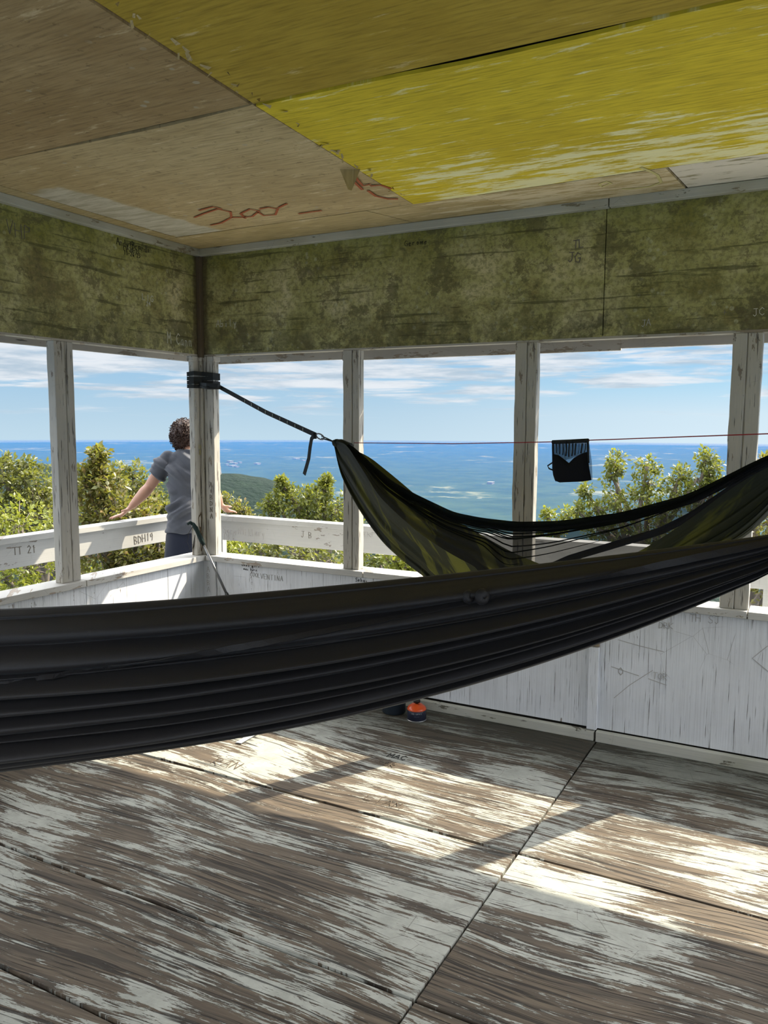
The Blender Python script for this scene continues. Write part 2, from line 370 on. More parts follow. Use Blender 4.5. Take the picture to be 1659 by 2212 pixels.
# baseboards
trim([((.0, -.034, 0), (2.632, -.001, .052)), ((2.642, -.036, -.001), (X1, -.001, .056))], M_BASE, .004, 'baseboard_back')
trim([((.001, Y1, 0), (.03, -.036, .055))], M_BASE, .004, 'baseboard_left')
# batten beside the panel joint, bare wood at its top
trim([((2.592, -.03, .06), (2.643, -.001, .50))], M_WALLP, .002)
trim([((2.59, -.016, .503), (2.64, -.001, ZS-.04))], M_BARE, .002)
trim([((.0, -.012, .06), (.10, -.001, ZS-.04))], M_WALLP, .002)
# ceiling mouldings
trim([((.04, -.042, ZT), (2.615, -.001, ZC)), ], M_MOULD, .004); trim([((2.62, -.044, ZT), (X1, -.001, ZC))], M_MOULD, .004)
trim([((.001, Y1, ZT), (.042, -.001, ZC))], M_MOULD, .004)
trim([((X1-.042, Y1, ZT), (X1-.001, -.045, ZC))], M_MOULD, .004); trim([((.045, Y1+.001, ZT), (X1-.045, Y1+.042, ZC))], M_MOULD, .004)
# corner strip of the upper wall
trim([((.0005, -.032, ZB-.02), (.032, -.0005, ZT-.002))], M_BROWN, .003)
# header strips under the upper boards, fascia of the eave beyond
trim([((-.1, .002, ZB-.012), (X1, .06, ZB+.004))], M_FASCIA, .002); trim([((-.06, Y1, ZB-.012), (-.002, 0, ZB+.004))], M_FASCIA, .002)
E_ = .49
trim([((-E_-.02, E_, 2.07), (.78, E_+.02, 2.19)), ((.783, E_, 2.062), (2.588, E_+.02, 2.18))], M_FASCIA, .002)
trim([((2.59, E_-.01, 2.072), (X1+E_, E_+.01, 2.18))], M_FASCIA, .002)
trim([((-E_-.02, Y1-E_, 2.092), (-E_, E_-.002, 2.19))], M_FASCIA, .002)
trim([((X1+E_, Y1-E_, 2.08), (X1+E_+.02, E_-.002, 2.19))], M_FASCIA, .002); trim([((-E_, Y1-E_-.02, 2.08), (X1+E_, Y1-E_, 2.19))], M_FASCIA, .002)
# soffit and roof
rb = MB(); zo = 2.185
o4 = [(-E_, Y1-E_), (X1+E_, Y1-E_), (X1+E_, E_), (-E_, E_)]; i4 = [(-.05, Y1-.05), (X1+.05, Y1-.05), (X1+.05, .05), (-.05, .05)]
rb.add([(x, y, zo) for x, y in o4]+[(x, y, zo) for x, y in i4], [(0,1,5,4),(1,2,6,5),(2,3,7,6),(3,0,4,7)], 0)
cx_, cy_ = X1/2, Y1/2
rb.add([(x, y, 2.20) for x, y in o4]+[(x*1.0, y*1.0, 2.86) for x, y in i4]+[(cx_, cy_, 4.0)], [(0,1,5,4),(1,2,6,5),(2,3,7,6),(3,0,4,7),(4,5,8),(5,6,8),(6,7,8),(7,4,8)], 1)
struct(rb.build('roof', [simple('soffit', (.10, .09, .07), .9), simple('roof_metal', (.12, .14, .13), .6)]))
# catwalk deck
D = .75
db = MB()
k = 0
y = -.02
for (a, b, c, d_) in ((-D-.12, -.065, Y1-D-.1, D+.12), (X1+.065, X1+D+.12, Y1-D-.1, D+.12)):
    w = (b-a)/5
    for q in range(5): db.box((a+q*w+.004, c, -.06), (a+(q+1)*w-.004, d_, -.02))
for (c, d_) in ((.065, D+.12), (Y1-D-.1, Y1-.065)):
    w = (d_-c)/5
    for q in range(5): db.box((-.06, c+q*w+.004, -.06), (X1+.06, c+(q+1)*w-.004, -.02))
db.box((-D-.12, Y1-D-.1, -.2), (X1+D+.12, Y1-D, -.062)); db.box((-D-.12, D, -.2), (X1+D+.12, D+.12, -.062))
db.box((-D-.12, Y1-D, -.2), (-D, D, -.062)); db.box((X1+D, Y1-D, -.2), (X1+D+.12, D, -.062))
struct(db.build('deck', M_DECK))
lb = MB()
for x in (-.3, X1+.3):
    for y in (.3, Y1-.3):
        lb.tube([(x, y, -.2), (x+(x-cx_)*.25, y+(y-cy_)*.25, -12)], .07, 8)
struct(lb.build('trim_legs', M_STEEL))

# ------------------------------------------------------------------ posts
M_EDGE = M_DARK
def post(name, boxes, loc, label, group='posts carrying the roof'):
    b = MB()
    for a, c in boxes: b.box(a, c)
    o = b.build(name, M_POST, bevel=.004)
    # roughen the edges
    me = o.data
    bm = bmesh.new(); bm.from_mesh(me)
    bmesh.ops.subdivide_edges(bm, edges=[e for e in bm.edges if abs(e.verts[0].co.z-e.verts[1].co.z) > .5], cuts=26)
    for v in bm.verts:
        if (1.12 if name == 'corner_post' else ZS+.02) < v.co.z < ZB-.02:
            n = mnoise.noise(v.co*9)*.0035 + max(0, mnoise.noise(v.co*3.1+Vector((3,1,4)))-.28)*.02
            v.co.x += n*(1 if v.co.x < loc[0] else -1); v.co.y += n*.5
    bm.to_mesh(me); bm.free()
    for v in me.vertices: v.co -= Vector(loc)
    o.location = loc
    if label is None: nt_[0] += 1; o.name = 'trim_%d' % nt_[0]; return struct(o)
    return setp(o, label, 'post', group)
def post_x(x0, w, split, label, z1=ZB-.012):
    return post('wooden_post', [((x0, 0, ZS), (x0+w*split-.002, .06, z1)), ((x0+w*split+.002, .002, ZS), (x0+w, .062, z1)), ((x0+.006, .01, ZS), (x0+w-.006, .055, z1))], (x0+w/2, .03, ZS), label)
def post_y(y0, w, split, label, x0=-.06, x1=0):
    return post('wooden_post', [((x0, y0, ZS), (x1, y0+w*split-.002, ZB-.012)), ((x0-.002, y0+w*split+.002, ZS), (x1-.002, y0+w, ZB-.012)), ((x0+.006, y0+.006, ZS), (x1-.008, y0+w-.006, ZB-.012))], ((x0+x1)/2, y0+w/2, ZS), label)
post_x(1.082, .108, .58, 'peeling white post just behind the gathered left end of the green hammock')
post_x(2.145, .118, .55, 'peeling white post directly left of the hanging black mesh bag')
post_x(3.205, .128, .5, 'peeling white post of three boards, rightmost of the posts on the far wall')
post_y(-1.155, .125, .55, 'peeling white post left of the person, standing alone on the left wall sill')
post_x(4.36, .12, .5, None)
post_y(-2.26, .12, .55, None)
post_y(-3.44, .12, .55, None)
for yy in (-1.60, -2.70, -3.75): post_y(yy, .12, .5, None, X1, X1+.06)
corner = post('corner_post', [((-.046, -.070, ZS), (-.001, -.020, ZB-.03)), ((.022, .001, ZS), (.098, .06, ZB-.03)), ((-.046, -.018, ZS), (.018, .05, ZB-.03)), ((-.042, -.064, ZS), (-.012, .045, ZB-.03)), ((-.04, .012, ZS), (.09, .048, ZB-.03)),
      ((-.052, -.080, ZB-.045), (.004, -.03, ZB-.012)), ((.03, -.004, ZB-.045), (.11, .064, ZB-.012)), ((-.046, -.028, ZB-.04), (.028, .06, ZB-.012))], (0, 0, ZS),
      'white corner post with rotten hole near its foot, black strap wound round its top')
# rotten cavity on corner post
rot = MB()
for (cx1, cy1, z0, z1, w) in ((-.001, -.036, .93, 1.06, .015), (-.001, -.036, .86, .955, .013), (-.001, -.030, .80, .87, .009)):
    ring = []
    for kk in range(18):
        a = 2*PI*kk/18; rr = 1+.25*math.sin(3*a+z0*40)+random.uniform(-.1, .1)
        ring.append((cx1+.0025, cy1+w*rr*math.cos(a), (z0+z1)/2+(z1-z0)/2*rr*math.sin(a)))
    c0 = (cx1-.02, cy1, (z0+z1)/2)
    rot.add(ring+[(cx1+.0035, cy1+ (p[1]-cy1)*.8, c0[2]+(p[2]-c0[2])*.85) for p in ring]+[c0], [(i, (i+1)%18, 18+(i+1)%18, 18+i) for i in range(18)]+[(18+i, 18+(i+1)%18, 36) for i in range(18)], 0)
ro = rot.build('rotten_hollow', simple('rotten_wood', (.12, .085, .05), .95, .1), corner); ro['label'] = 'dark rotten hollow in the white post'

# ------------------------------------------------------------------ outer rails
def railing(axis, label):
    r = empty('railing', (-D, D, -.02) if axis == 'x' else (-D, Y1-D, -.02), label, 'railing', 'railings of the outer walkway')
    if axis == 'x':
        MB().box((-D+.06, D-.05, .902), (X1+D-.06, D+.06, .94)).build('cap_board', M_RAIL, r, .003)
        MB().box((-D+.03, D-.012, .745), (X1+D-.03, D+.008, .898)).build('rail_plank', M_RAIL, r, .003)
        for x in (-.56, 1.25, 3.36, 4.6): MB().box((x, D+.01, -.2), (x+.09, D+.06, .9)).build('rail_post', M_RAIL, r, .003)
    else:
        MB().box((-D-.06, Y1-D, .912), (-D+.05, D+.06, .95)).build('cap_board', M_RAIL, r, .003)
        MB().box((-D-.008, Y1-D, .752), (-D+.012, D-.02, .908)).build('rail_plank', M_RAIL, r, .003)
        for y in (-5, -3.4, -1.9): MB().box((-D-.06, y, -.2), (-D-.01, y+.09, .9)).build('rail_post', M_RAIL, r, .003)
    return r
railB = railing('x', 'white outer railing behind the far wall, seen under the green hammock net')
railL = railing('y', 'white outer railing on the left that the person rests a hand on')

# ------------------------------------------------------------------ hand writing
SF = {'A':[[(0,0),(.5,1),(1,0)],[(.2,.4),(.8,.4)]],'B':[[(0,0),(0,1),(.7,.85),(.6,.55),(0,.5),(.8,.35),(.7,.05),(0,0)]],'C':[[(1,.8),(.6,1),(.1,.7),(.1,.3),(.6,0),(1,.2)]],
'D':[[(0,0),(0,1),(.7,.8),(.9,.5),(.7,.15),(0,0)]],'E':[[(1,1),(0,1),(0,0),(1,0)],[(0,.5),(.7,.5)]],'F':[[(1,1),(0,1),(0,0)],[(0,.5),(.7,.5)]],'G':[[(1,.8),(.5,1),(.05,.6),(.2,.1),(.8,0),(1,.45),(.6,.45)]],
'H':[[(0,0),(0,1)],[(.9,0),(.9,1)],[(0,.5),(.9,.5)]],'I':[[(.5,0),(.5,1)]],'J':[[(.2,1),(1,1)],[(.7,1),(.7,.2),(.4,0),(.1,.2)]],'K':[[(0,0),(0,1)],[(.9,1),(0,.45),(.9,0)]],
'L':[[(0,1),(0,0),(.8,0)]],'M':[[(0,0),(.1,1),(.5,.4),(.9,1),(1,0)]],'N':[[(0,0),(0,1),(.8,0),(.8,1)]],'O':[[(.5,1),(.05,.7),(.05,.3),(.5,0),(.95,.3),(.95,.7),(.5,1)]],
'P':[[(0,0),(0,1),(.7,.9),(.7,.6),(0,.5)]],'W':[[(0,1),(.25,0),(.5,.7),(.75,0),(1,1)]],'w':[[(0,.5),(.2,0),(.4,.4),(.6,0),(.8,.5)]],'g':[[(.7,.5),(.2,.5),(.1,.15),(.6,.1),(.7,.5),(.6,-.4),(.1,-.3)]],'R':[[(0,0),(0,1),(.7,.9),(.7,.6),(0,.5),(.8,0)]],'S':[[(.9,.9),(.5,1),(.1,.8),(.3,.55),(.8,.4),(.8,.1),(.4,0),(0,.15)]],'T':[[(0,1),(1,1)],[(.5,1),(.5,0)]],'U':[[(0,1),(0,.2),(.4,0),(.8,.2),(.8,1)]],
'Y':[[(0,1),(.5,.5),(1,1)],[(.5,.5),(.4,0)]],'X':[[(0,0),(.9,1)],[(0,1),(.9,0)]],'V':[[(0,1),(.45,0),(.9,1)]],'0':[[(.5,1),(.1,.6),(.2,.1),(.6,0),(.9,.5),(.5,1)]],'1':[[(.3,.8),(.5,1),(.5,0)]],
'2':[[(.1,.8),(.5,1),(.9,.7),(.1,0),(.9,0)]],'3':[[(.1,.9),(.7,1),(.4,.55),(.8,.3),(.4,0),(.1,.1)]],'6':[[(.8,1),(.2,.5),(.2,.1),(.7,0),(.8,.35),(.2,.4)]],'9':[[(.8,.6),(.3,.5),(.2,.85),(.7,1),(.8,.6),(.6,0)]],
'8':[[(.5,.5),(.1,.8),(.5,1),(.9,.8),(.5,.5),(.1,.2),(.5,0),(.9,.2),(.5,.5)]],'4':[[(.7,0),(.7,1),(.1,.35),(.95,.35)]],'+':[[(.1,.5),(.9,.5)],[(.5,.15),(.5,.85)]],'-':[[(.1,.5),(.8,.5)]],'/':[[(.2,0),(.7,1)]],'|':[[(.5,0),(.5,1)]],
'a':[[(.7,.55),(.2,.5),(.1,.1),(.6,.1),(.7,.5),(.8,0)]],'b':[[(.1,1),(.1,0),(.7,.1),(.6,.5),(.1,.4)]],'d':[[(.7,1),(.75,0),(.2,.05),(.1,.4),(.7,.5)]],'e':[[(.1,.3),(.7,.35),(.5,.55),(.1,.4),(.2,0),(.7,.1)]],
'i':[[(.4,.5),(.4,0)],[(.4,.75),(.4,.8)]],'l':[[(.4,1),(.4,0)]],'m':[[(0,0),(.05,.5),(.4,.4),(.45,0)],[(.45,.3),(.8,.5),(.9,0)]],'n':[[(.1,0),(.1,.5),(.6,.5),(.7,0)]],'o':[[(.4,.5),(.1,.25),(.4,0),(.7,.25),(.4,.5)]],
'r':[[(.1,0),(.1,.5)],[(.1,.35),(.6,.5)]],'s':[[(.6,.5),(.2,.45),(.6,.15),(.1,0)]],'t':[[(.4,.9),(.4,.05),(.7,.05)],[(.1,.6),(.7,.6)]],'y':[[(.1,.5),(.4,.1)],[(.75,.5),(.3,-.4)]],'c':[[(.7,.45),(.2,.5),(.15,.05),(.7,.05)]],'k':[[(.1,1),(.1,0)],[(.6,.5),(.1,.2),(.6,0)]],
'u':[[(.1,.5),(.15,0),(.6,.05),(.65,.5),(.7,0)]],'h':[[(.1,1),(.1,0)],[(.1,.35),(.5,.5),(.6,0)]],'?':[[(.1,.8),(.5,1),(.8,.7),(.4,.4),(.4,.2)]]}
M_CARVE = simple('carved_line', (.20, .18, .15), .9, .1); M_CHALK = simple('pale_scratch', (.62, .62, .52), .9, .1)
M_INK = simple('marker_ink', (.02, .02, .02), .6, .2); M_RED = simple('red_spray', (.42, .13, .06), .8, .1); M_PENCIL = simple('pencil_line', (.48, .47, .46), .9, .1)
M_WOODL = simple('worn_carving', (.16, .13, .10), .9, .1); M_OCH = simple('yellow_scrawl', (.60, .55, .25), .9, .1)
def write(parent, txt, o, u, v, h, w=.0035, mat=M_CARVE, gap=1.25, name='carved_writing', wid=.62, vert=False):
    """strokes lying on a surface: o = lower left, u / v unit directions along and up, n = u x v"""
    u = Vector(u).normalized(); v = Vector(v).normalized(); n = u.cross(v); b = MB(); o = Vector(o); x = 0
    if ' ' in txt:
        for wd_ in txt.split(' '):
            if wd_: write(parent, wd_, o, u, v, h, w, mat, gap, name, wid, vert)
            o = o + u*((len(wd_)+1)*wid*gap*h)
        return
    w *= .68
    for ch in txt:
        if ch != ' ':
            j1, j2 = random.uniform(-.06, .06), random.uniform(-.08, .08)
            for st in SF[ch]:
                P = [o + u*((x+px*wid+py*j1)*h) + v*((py+j2+ random.uniform(-.02,.02))*h) if not vert else o + u*((px*wid)*h) + v*((py*1.0 - x)*h) for px, py in st]
                for a, c in zip(P, P[1:]):
                    t = (c-a).normalized(); s = n.cross(t)*w/2; a2 = a - t*w*.3; c2 = c + t*w*.3
                    e = n*.0012
                    b.add([a2-s+e, c2-s+e, c2+s+e, a2+s+e, a2-s-e, c2-s-e, c2+s-e, a2+s-e], [(0,1,2,3),(7,6,5,4),(0,4,5,1),(1,5,6,2),(2,6,7,3),(3,7,4,0)])
        x += (wid*gap if not vert else 1.3)
    return b.build(name, mat, parent)
def scrawl(parent, px_pts, plane, w, mat, name='scrawl'):
    n, c = plane; n = Vector(n)
    for line in px_pts:
        b = MB()
        P = [on(a, b_, n, c) for a, b_ in line]
        b.ribbon(P, [tuple(n.cross((P[min(i+1,len(P)-1)]-P[max(i-1,0)])).normalized()) for i in range(len(P))], w, .0016)
        b.build(name, mat, parent)
YB = ((1,0,0),(0,0,1))          # back wall: right, up (normal -y)
YL = ((0,1,0),(0,0,1))          # left wall
def wb(txt, px, py, hpx, **k):
    p = on(px, py, (0,1,0), -.0012); d = (p-CAM).dot(F_); return write(k.pop('parent', wall_back), txt, p, *YB, hpx*d/FPX, **k)
def wl(txt, px, py, hpx, **k):
    p = on(px, py, (1,0,0), .0012); d = (p-CAM).dot(F_); return write(k.pop('parent', wall_left), txt, p, *YL, hpx*d/FPX, **k)
wl('Andy+Brandi', 252, 528, 15, w=.0035, mat=M_INK, wid=.55, gap=1.1); wl('11-20-21', 266, 540, 9, w=.003, mat=M_INK, wid=.55); wl('11-26-23', 268, 549, 9, w=.003, mat=M_INK, wid=.55)
wl('LIG', 308, 648, 13, mat=M_CHALK, w=.004, wid=.7); wl('24', 316, 660, 9, mat=M_CHALK); wl('M Cann', 362, 742, 24, mat=M_CHALK, w=.004, wid=.45); wl('VHP', 14, 505, 30, mat=M_CARVE, w=.004, wid=.6)
wl('Tarsen', 300, 585, 14, w=.006, mat=M_FRIEZE, wid=.6)
wb('Abily', 467, 706, 15, mat=M_CHALK, w=.004); wb('Gerome', 874, 532, 12, mat=M_INK, w=.003); wb('TL', 1238, 536, 17, w=.007); wb('JG', 1226, 567, 20, w=.007)
wb('JC', 1626, 683, 16, mat=M_CHALK); wb('+', 1560, 682, 14); wb('JA', 1385, 705, 14, mat=M_PENCIL)
wb('ABBA', 453, 1252, 9, mat=M_PENCIL, vert=True, w=.003) if False else None
write(wall_back, 'ABBA', (.03, -.0125, .66), *YB, .035, w=.003, mat=M_PENCIL, vert=True)
wb('Cool girl', 522, 1222, 7, mat=M_INK, w=.003); wb('was here', 526, 1231, 6, mat=M_INK, w=.0025); wb('COOL', 540, 1245, 9, mat=M_PENCIL, w=.003)
wb('VENTINA', 563, 1250, 11, mat=M_PENCIL, w=.003); wb('Sebas', 768, 1256, 8, mat=M_INK, w=.003); wb('LPG', 1300, 1348, 20, mat=M_PENCIL, w=.003)
wb('DRK', 1424, 1356, 13, mat=M_PENCIL, w=.004); wb('O', 1336, 1458, 15, mat=M_PENCIL, w=.006); wb('TOR', 1410, 1465, 14, mat=M_PENCIL, w=.003); wb('TH SJ', 1490, 1342, 16, mat=M_PENCIL, w=.003)
scrawl(wall_back, [[(1326,1508),(1360,1480),(1410,1448)], [(1335,1382),(1380,1395),(1434,1408)], [(1400,1466),(1440,1480)], [(1659,1395),(1625,1422),(1659,1450)], [(1320,1440),(1380,1460)]], ((0,1,0), -.0013), .003, M_PENCIL, 'scratched_line')
def wr(txt, px, py, hpx, axis, **k):
    if axis == 'x':
        p = on(px, py, (0,1,0), D-.0135); d = (p-CAM).dot(F_); return write(railB, txt, p, *YB, hpx*d/FPX, **k)
    p = on(px, py, (1,0,0), -D+.0135); d = (p-CAM).dot(F_); return write(railL, txt, p, *YL, hpx*d/FPX, **k)
wr('BDH19', 291, 1174, 17, 'y', mat=M_CARVE, w=.004, wid=.55); wr('TT 21', 29, 1200, 16, 'y', mat=M_CARVE, w=.006, wid=.6)
wr('Sara+Hillary', 482, 1152, 15, 'x', mat=M_PENCIL, w=.004, wid=.5); wr('DKE', 484, 1167, 15, 'x', mat=M_PENCIL, w=.004); wr('J B', 650, 1160, 13, 'x', mat=M_CARVE, w=.003); wr('VKF SMS', 783, 1158, 15, 'x', mat=M_PENCIL, w=.004)
# on posts
def wpost(txt, px, py, h, mat=M_CARVE, plane=((0,1,0), -.0015), dirs=YB, w=.0035, parent=corner):
    p = on(px, py, *plane); return write(parent, txt, p, *dirs, h, w=w, mat=mat, vert=True)
wpost('A+BDNA', 453, 1052, .032); wpost('EI', 454, 935, .03)
wpost('KANT', 420, 860, .035, M_PENCIL, ((1,0,0), .0015), YL); wpost('H8', 430, 970, .03, M_OCH, ((1,0,0), .0015), YL); wpost('FLNS', 434, 1048, .026, M_CARVE, ((1,0,0), .0015), YL)
wpost('ND', 416, 955, .03, M_PENCIL, ((1,0,0), .0015), YL)
# red spray paint and yellow scrawl on the ceiling
scrawl(ceiling, [[(455,487),(478,482),(500,470),(498,458),(470,452),(440,462),(420,470)], [(500,470),(520,470),(545,468),(560,456),(540,452),(520,462),(530,472)],
  [(560,452),(580,448),(600,452),(595,464),(570,466),(556,458)], [(645,462),(672,458),(695,455)], [(600,450),(620,440)], [(430,455),(460,447),(480,452)]], ((0,0,1), ZC-.003), .013, M_RED, 'spray_painted_writing')
scrawl(ceiling, [[(744,372),(760,388),(783,410)], [(762,376),(775,392),(784,402),(800,398)], [(795,412),(812,424),(838,430),(860,430)], [(800,402),(822,400),(845,408)]], ((0,0,1), ZC-.003), .014, M_RED, 'spray_painted_writing')
scrawl(ceiling, [[(1384,362),(1400,368),(1420,378),(1428,394),(1405,403),(1365,408),(1344,408)], [(1295,398),(1310,392),(1320,396),(1300,404),(1295,398)]], ((0,0,1), ZC-.003), .014, M_OCH, 'yellow_scrawl')
def wf(txt, px, py, h, **k):
    p = on(px, py, (0,0,1), .004); return write(floor, txt, p, (1,0,0), (0,1,0), h, **k)
wf('LIAM', 785, 1726, .05, w=.0035, wid=.75, mat=M_WOODL); wf('MAC', 835, 1634, .045, w=.005, mat=M_INK); wf('COR', 812, 1648, .045, w=.0035, mat=M_WOODL); wf('RAN', 455, 1648, .07, w=.004, mat=M_WOODL)

# ------------------------------------------------------------------ hammock fabric
def mat_fabric(name, col, col2, rough, transl, tcol, sheen=.2, patt=0):
    t = NT(name); x, y, z = t.xyz(); n = t.noise(t.comb(x, y, z), 3, 3)
    c = t.mix(n, col, col2)
    wv = t.noise(t.comb(x, y, z), 700, 2)
    b = t.n('ShaderNodeBsdfPrincipled'); t.set(b.inputs['Base Color'], c); b.inputs['Roughness'].default_value = rough
    b.inputs['Specular IOR Level'].default_value = .35
    b.inputs['Sheen Weight'].default_value = sheen; b.inputs['Sheen Roughness'].default_value = .4
    bn = t.n('ShaderNodeBump'); bn.inputs['Distance'].default_value = .0006
    t.set(bn.inputs['Height'], wv)
    t.t.links.new(bn.outputs[0], b.inputs['Normal'])
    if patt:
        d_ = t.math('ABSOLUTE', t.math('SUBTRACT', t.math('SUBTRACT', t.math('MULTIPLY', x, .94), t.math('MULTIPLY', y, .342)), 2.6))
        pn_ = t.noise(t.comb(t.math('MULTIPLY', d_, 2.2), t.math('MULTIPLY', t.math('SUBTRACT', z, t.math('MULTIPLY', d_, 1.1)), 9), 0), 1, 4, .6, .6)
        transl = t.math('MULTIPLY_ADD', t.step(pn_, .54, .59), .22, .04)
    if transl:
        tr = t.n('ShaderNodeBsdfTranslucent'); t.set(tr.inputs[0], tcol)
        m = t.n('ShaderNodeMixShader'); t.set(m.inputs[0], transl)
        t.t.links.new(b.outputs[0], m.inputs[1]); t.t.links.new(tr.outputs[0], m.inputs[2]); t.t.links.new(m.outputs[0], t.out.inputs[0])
    else: t.t.links.new(b.outputs[0], t.out.inputs[0])
    return t.mat
def mat_net(name, op, col):
    t = NT(name); x, y, z = t.xyz()
    d = t.n('ShaderNodeBsdfDiffuse'); d.inputs[0].default_value = (*col, 1)
    tr = t.n('ShaderNodeBsdfTransparent'); m = t.n('ShaderNodeMixShader')
    n = t.noise(t.comb(x, y, t.math('MULTIPLY', z, 3)), 5, 3); f = t.math('ADD', op-.08, t.math('MULTIPLY', n, .16))
    t.set(m.inputs[0], f); t.t.links.new(tr.outputs[0], m.inputs[1]); t.t.links.new(d.outputs[0], m.inputs[2]); t.t.links.new(m.outputs[0], t.out.inputs[0])
    return t.mat
M_NAVY = mat_fabric('navy_grey_nylon', (.026, .0225, .021), (.019, .0175, .019), .5, 0, None, .05)
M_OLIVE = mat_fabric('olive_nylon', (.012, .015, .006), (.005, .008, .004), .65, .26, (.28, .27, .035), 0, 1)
M_BLACK = simple('black_webbing', (.016, .018, .018), .7, .3)
M_NET = mat_net('black_netting', .76, (.035, .035, .04)); M_NETD = mat_net('black_netting_fold', .93, (.012, .014, .012))
M_STITCH = simple('pale_stitching', (.28, .30, .26), .7)

# ---- foreground dark hammock : vertical plane y = -3.3 + .25 x
NP = Vector((-.25, 1, 0)).normalized(); NC = -3.3/ math.sqrt(1+.0625)
def smooth_interp(xs, ys_):
    c = np.polyfit(xs, ys_, 4); return lambda x: float(np.polyval(c, x))
topP = [on(a, b, NP, NC) for a, b in [(0,1315),(200,1306),(400,1292),(600,1276),(800,1257),(1000,1236),(1200,1213),(1400,1190),(1659,1155)]]
botP = [on(a, b, NP, NC) for a, b in [(0,1668),(200,1643),(400,1613),(600,1577),(800,1536),(1000,1488),(1200,1426),(1400,1347),(1659,1244)]]
ft = smooth_interp([p.x for p in topP], [p.z for p in topP]); fbm = smooth_interp([p.x for p in botP], [p.z for p in botP])
xl = topP[0].x; xr = topP[-1].x; XM = 1.98; XE = 3.86
def dk_z(x):
    xx = x
    if x < 1.80:                     # the left half runs up to its own gathered end
        u = (1.80-x)/(1.80-.30); L = 1.50
        h00, h10, h01, h11 = 2*u**3-3*u*u+1, u**3-2*u*u+u, -2*u**3+3*u*u, u**3-u*u
        st_ = (ft(1.84)-ft(1.80))/.04; sb_ = (fbm(1.84)-fbm(1.80))/.04
        return (h00*ft(1.80)-h10*L*st_+h01*1.612+h11*L*.42, h00*fbm(1.80)-h10*L*sb_+h01*1.588+h11*L*.62)
    e = 1.60
    if xx <= xr: zt, zb = ft(xx), fbm(xx)
    else:
        f = (xx-xr)/(XE-xr); zt = ft(xr)*(1-f)+(e+.012)*f; zb = fbm(xr)*(1-f**.8)+(e-.012)*f**.8
    return zt, zb
ND = -NP if NP.dot(CAM - Vector((2.5, -2.67, 1.2))) < 0 else NP      # towards the camera
creases = [(0,.0),(.055,.010),(.20,.020),(.335,.022),(.375,.022),(.50,.042),(.575,.030),(.70,.044),(.765,.026),(.88,.040),(.945,.022),(1.0,.010)]
def fold_off(v, s):
    cs = [c + (0 if c in (0, 1.0) else .016*math.sin(4.1*s+i*1.9)) for i, (c, a) in enumerate(creases)]
    o = 0
    for i in range(len(cs)-1):
        if cs[i] <= v <= cs[i+1]:
            t_ = (v-cs[i])/(cs[i+1]-cs[i]); A_ = creases[i+1][1]*(1+.35*math.sin(s*8+i*2.2)); t_ = t_**1.5
            o = A_*1.6*math.sin(PI*t_)**.62; break
    return o + .0008*math.sin(v*95+s*3+2*math.sin(s*4)) + .0012*math.sin(v*47-s*8)
H = MB(); Pg = []; x0_, x1_ = .30, XE
NS, NV = 170, 200
for i in range(NS+1):
    x = x0_+(x1_-x0_)*i/NS; zt, zb = dk_z(x); s = (x-x0_)/(x1_-x0_)
    wsc = min(1, (zt-zb)/.36); row = []
    base = Vector((x, -3.3+.25*x, 0))
    for j in range(NV+1):
        v = j/NV; z = zt+(zb-zt)*v
        off = .085*wsc*(math.sin(PI*min(1, v*1.0))**.6) + fold_off(v, s)*max(.30, wsc)*1.0*min(1, v*14, (1-v)*14)
        row.append(base+ND*off+Vector((0,0,z)))
    for j in range(14):
        v = 1-(j+1)/15; z = zt+(zb-zt)*v
        row.append(base-ND*(.05*wsc*math.sin(PI*v)**.6)+Vector((0,0,z)))
    Pg.append(row)
H.grid(Pg, 0, True)
ham2 = empty('hammock', (1.9, -3.3+.25*1.9, .75), 'dark navy-grey hammock hanging empty across the foreground in long folds', 'hammock')
H.build('hammock_body', M_NAVY, ham2)
# hem strip running along the body
hb = MB(); pts = []; wd = []
for i in range(30, NS-8):
    row = Pg[i]; s = i/NS
    j = int(NV*(.40-.27*min(1, max(0, (s-.42)/.5)))); pts.append(row[j]+ND*.004); wd.append((row[j+3]-row[j-3]).normalized())
hb.ribbon(pts, [tuple(w) for w in wd], .014, .002); ho = hb.build('hem', M_NAVY, ham2)
# small tie loops
pl = on(1040, 1278, NP, NC)
tl = MB()
def loopat(c, r, tw):
    return [c + Vector((math.cos(a)*r*.8, -math.cos(a)*.2*r, math.sin(a)*r)) + ND*(.012+.02*math.sin(a/2)) for a in [k*2*PI/14 for k in range(15)]]
tl.tube(loopat(pl+ND*.04+Vector((-.018,0,0)), .007, 0), (.006, .009), 8); tl.tube(loopat(pl+ND*.045+Vector((.012,0,.004)), .009, 1), (.007, .010), 8)
tl.tube([pl+ND*.03+Vector((-.035,0,-.006)), pl+ND*.06, pl+ND*.03+Vector((.03,0,.002))], (.005, .005), 8)
tl.build('tie_loop', M_NAVY, ham2)
for sx, xe, wall in ((-1, x0_, Vector((.0, -3.3+.0, 1.93))), (1, x1_, Vector((X1, -3.3+.25*X1, 1.93)))):
    a = Vector((xe, -3.3+.25*xe, 1.6)); mid = a.lerp(wall, .3)
    MB().tube([a, mid], .005, 8).build('cord', M_BLACK, ham2)
    MB().ribbon([mid, wall], (0,0,1), .025).build('strap', M_BLACK, ham2)

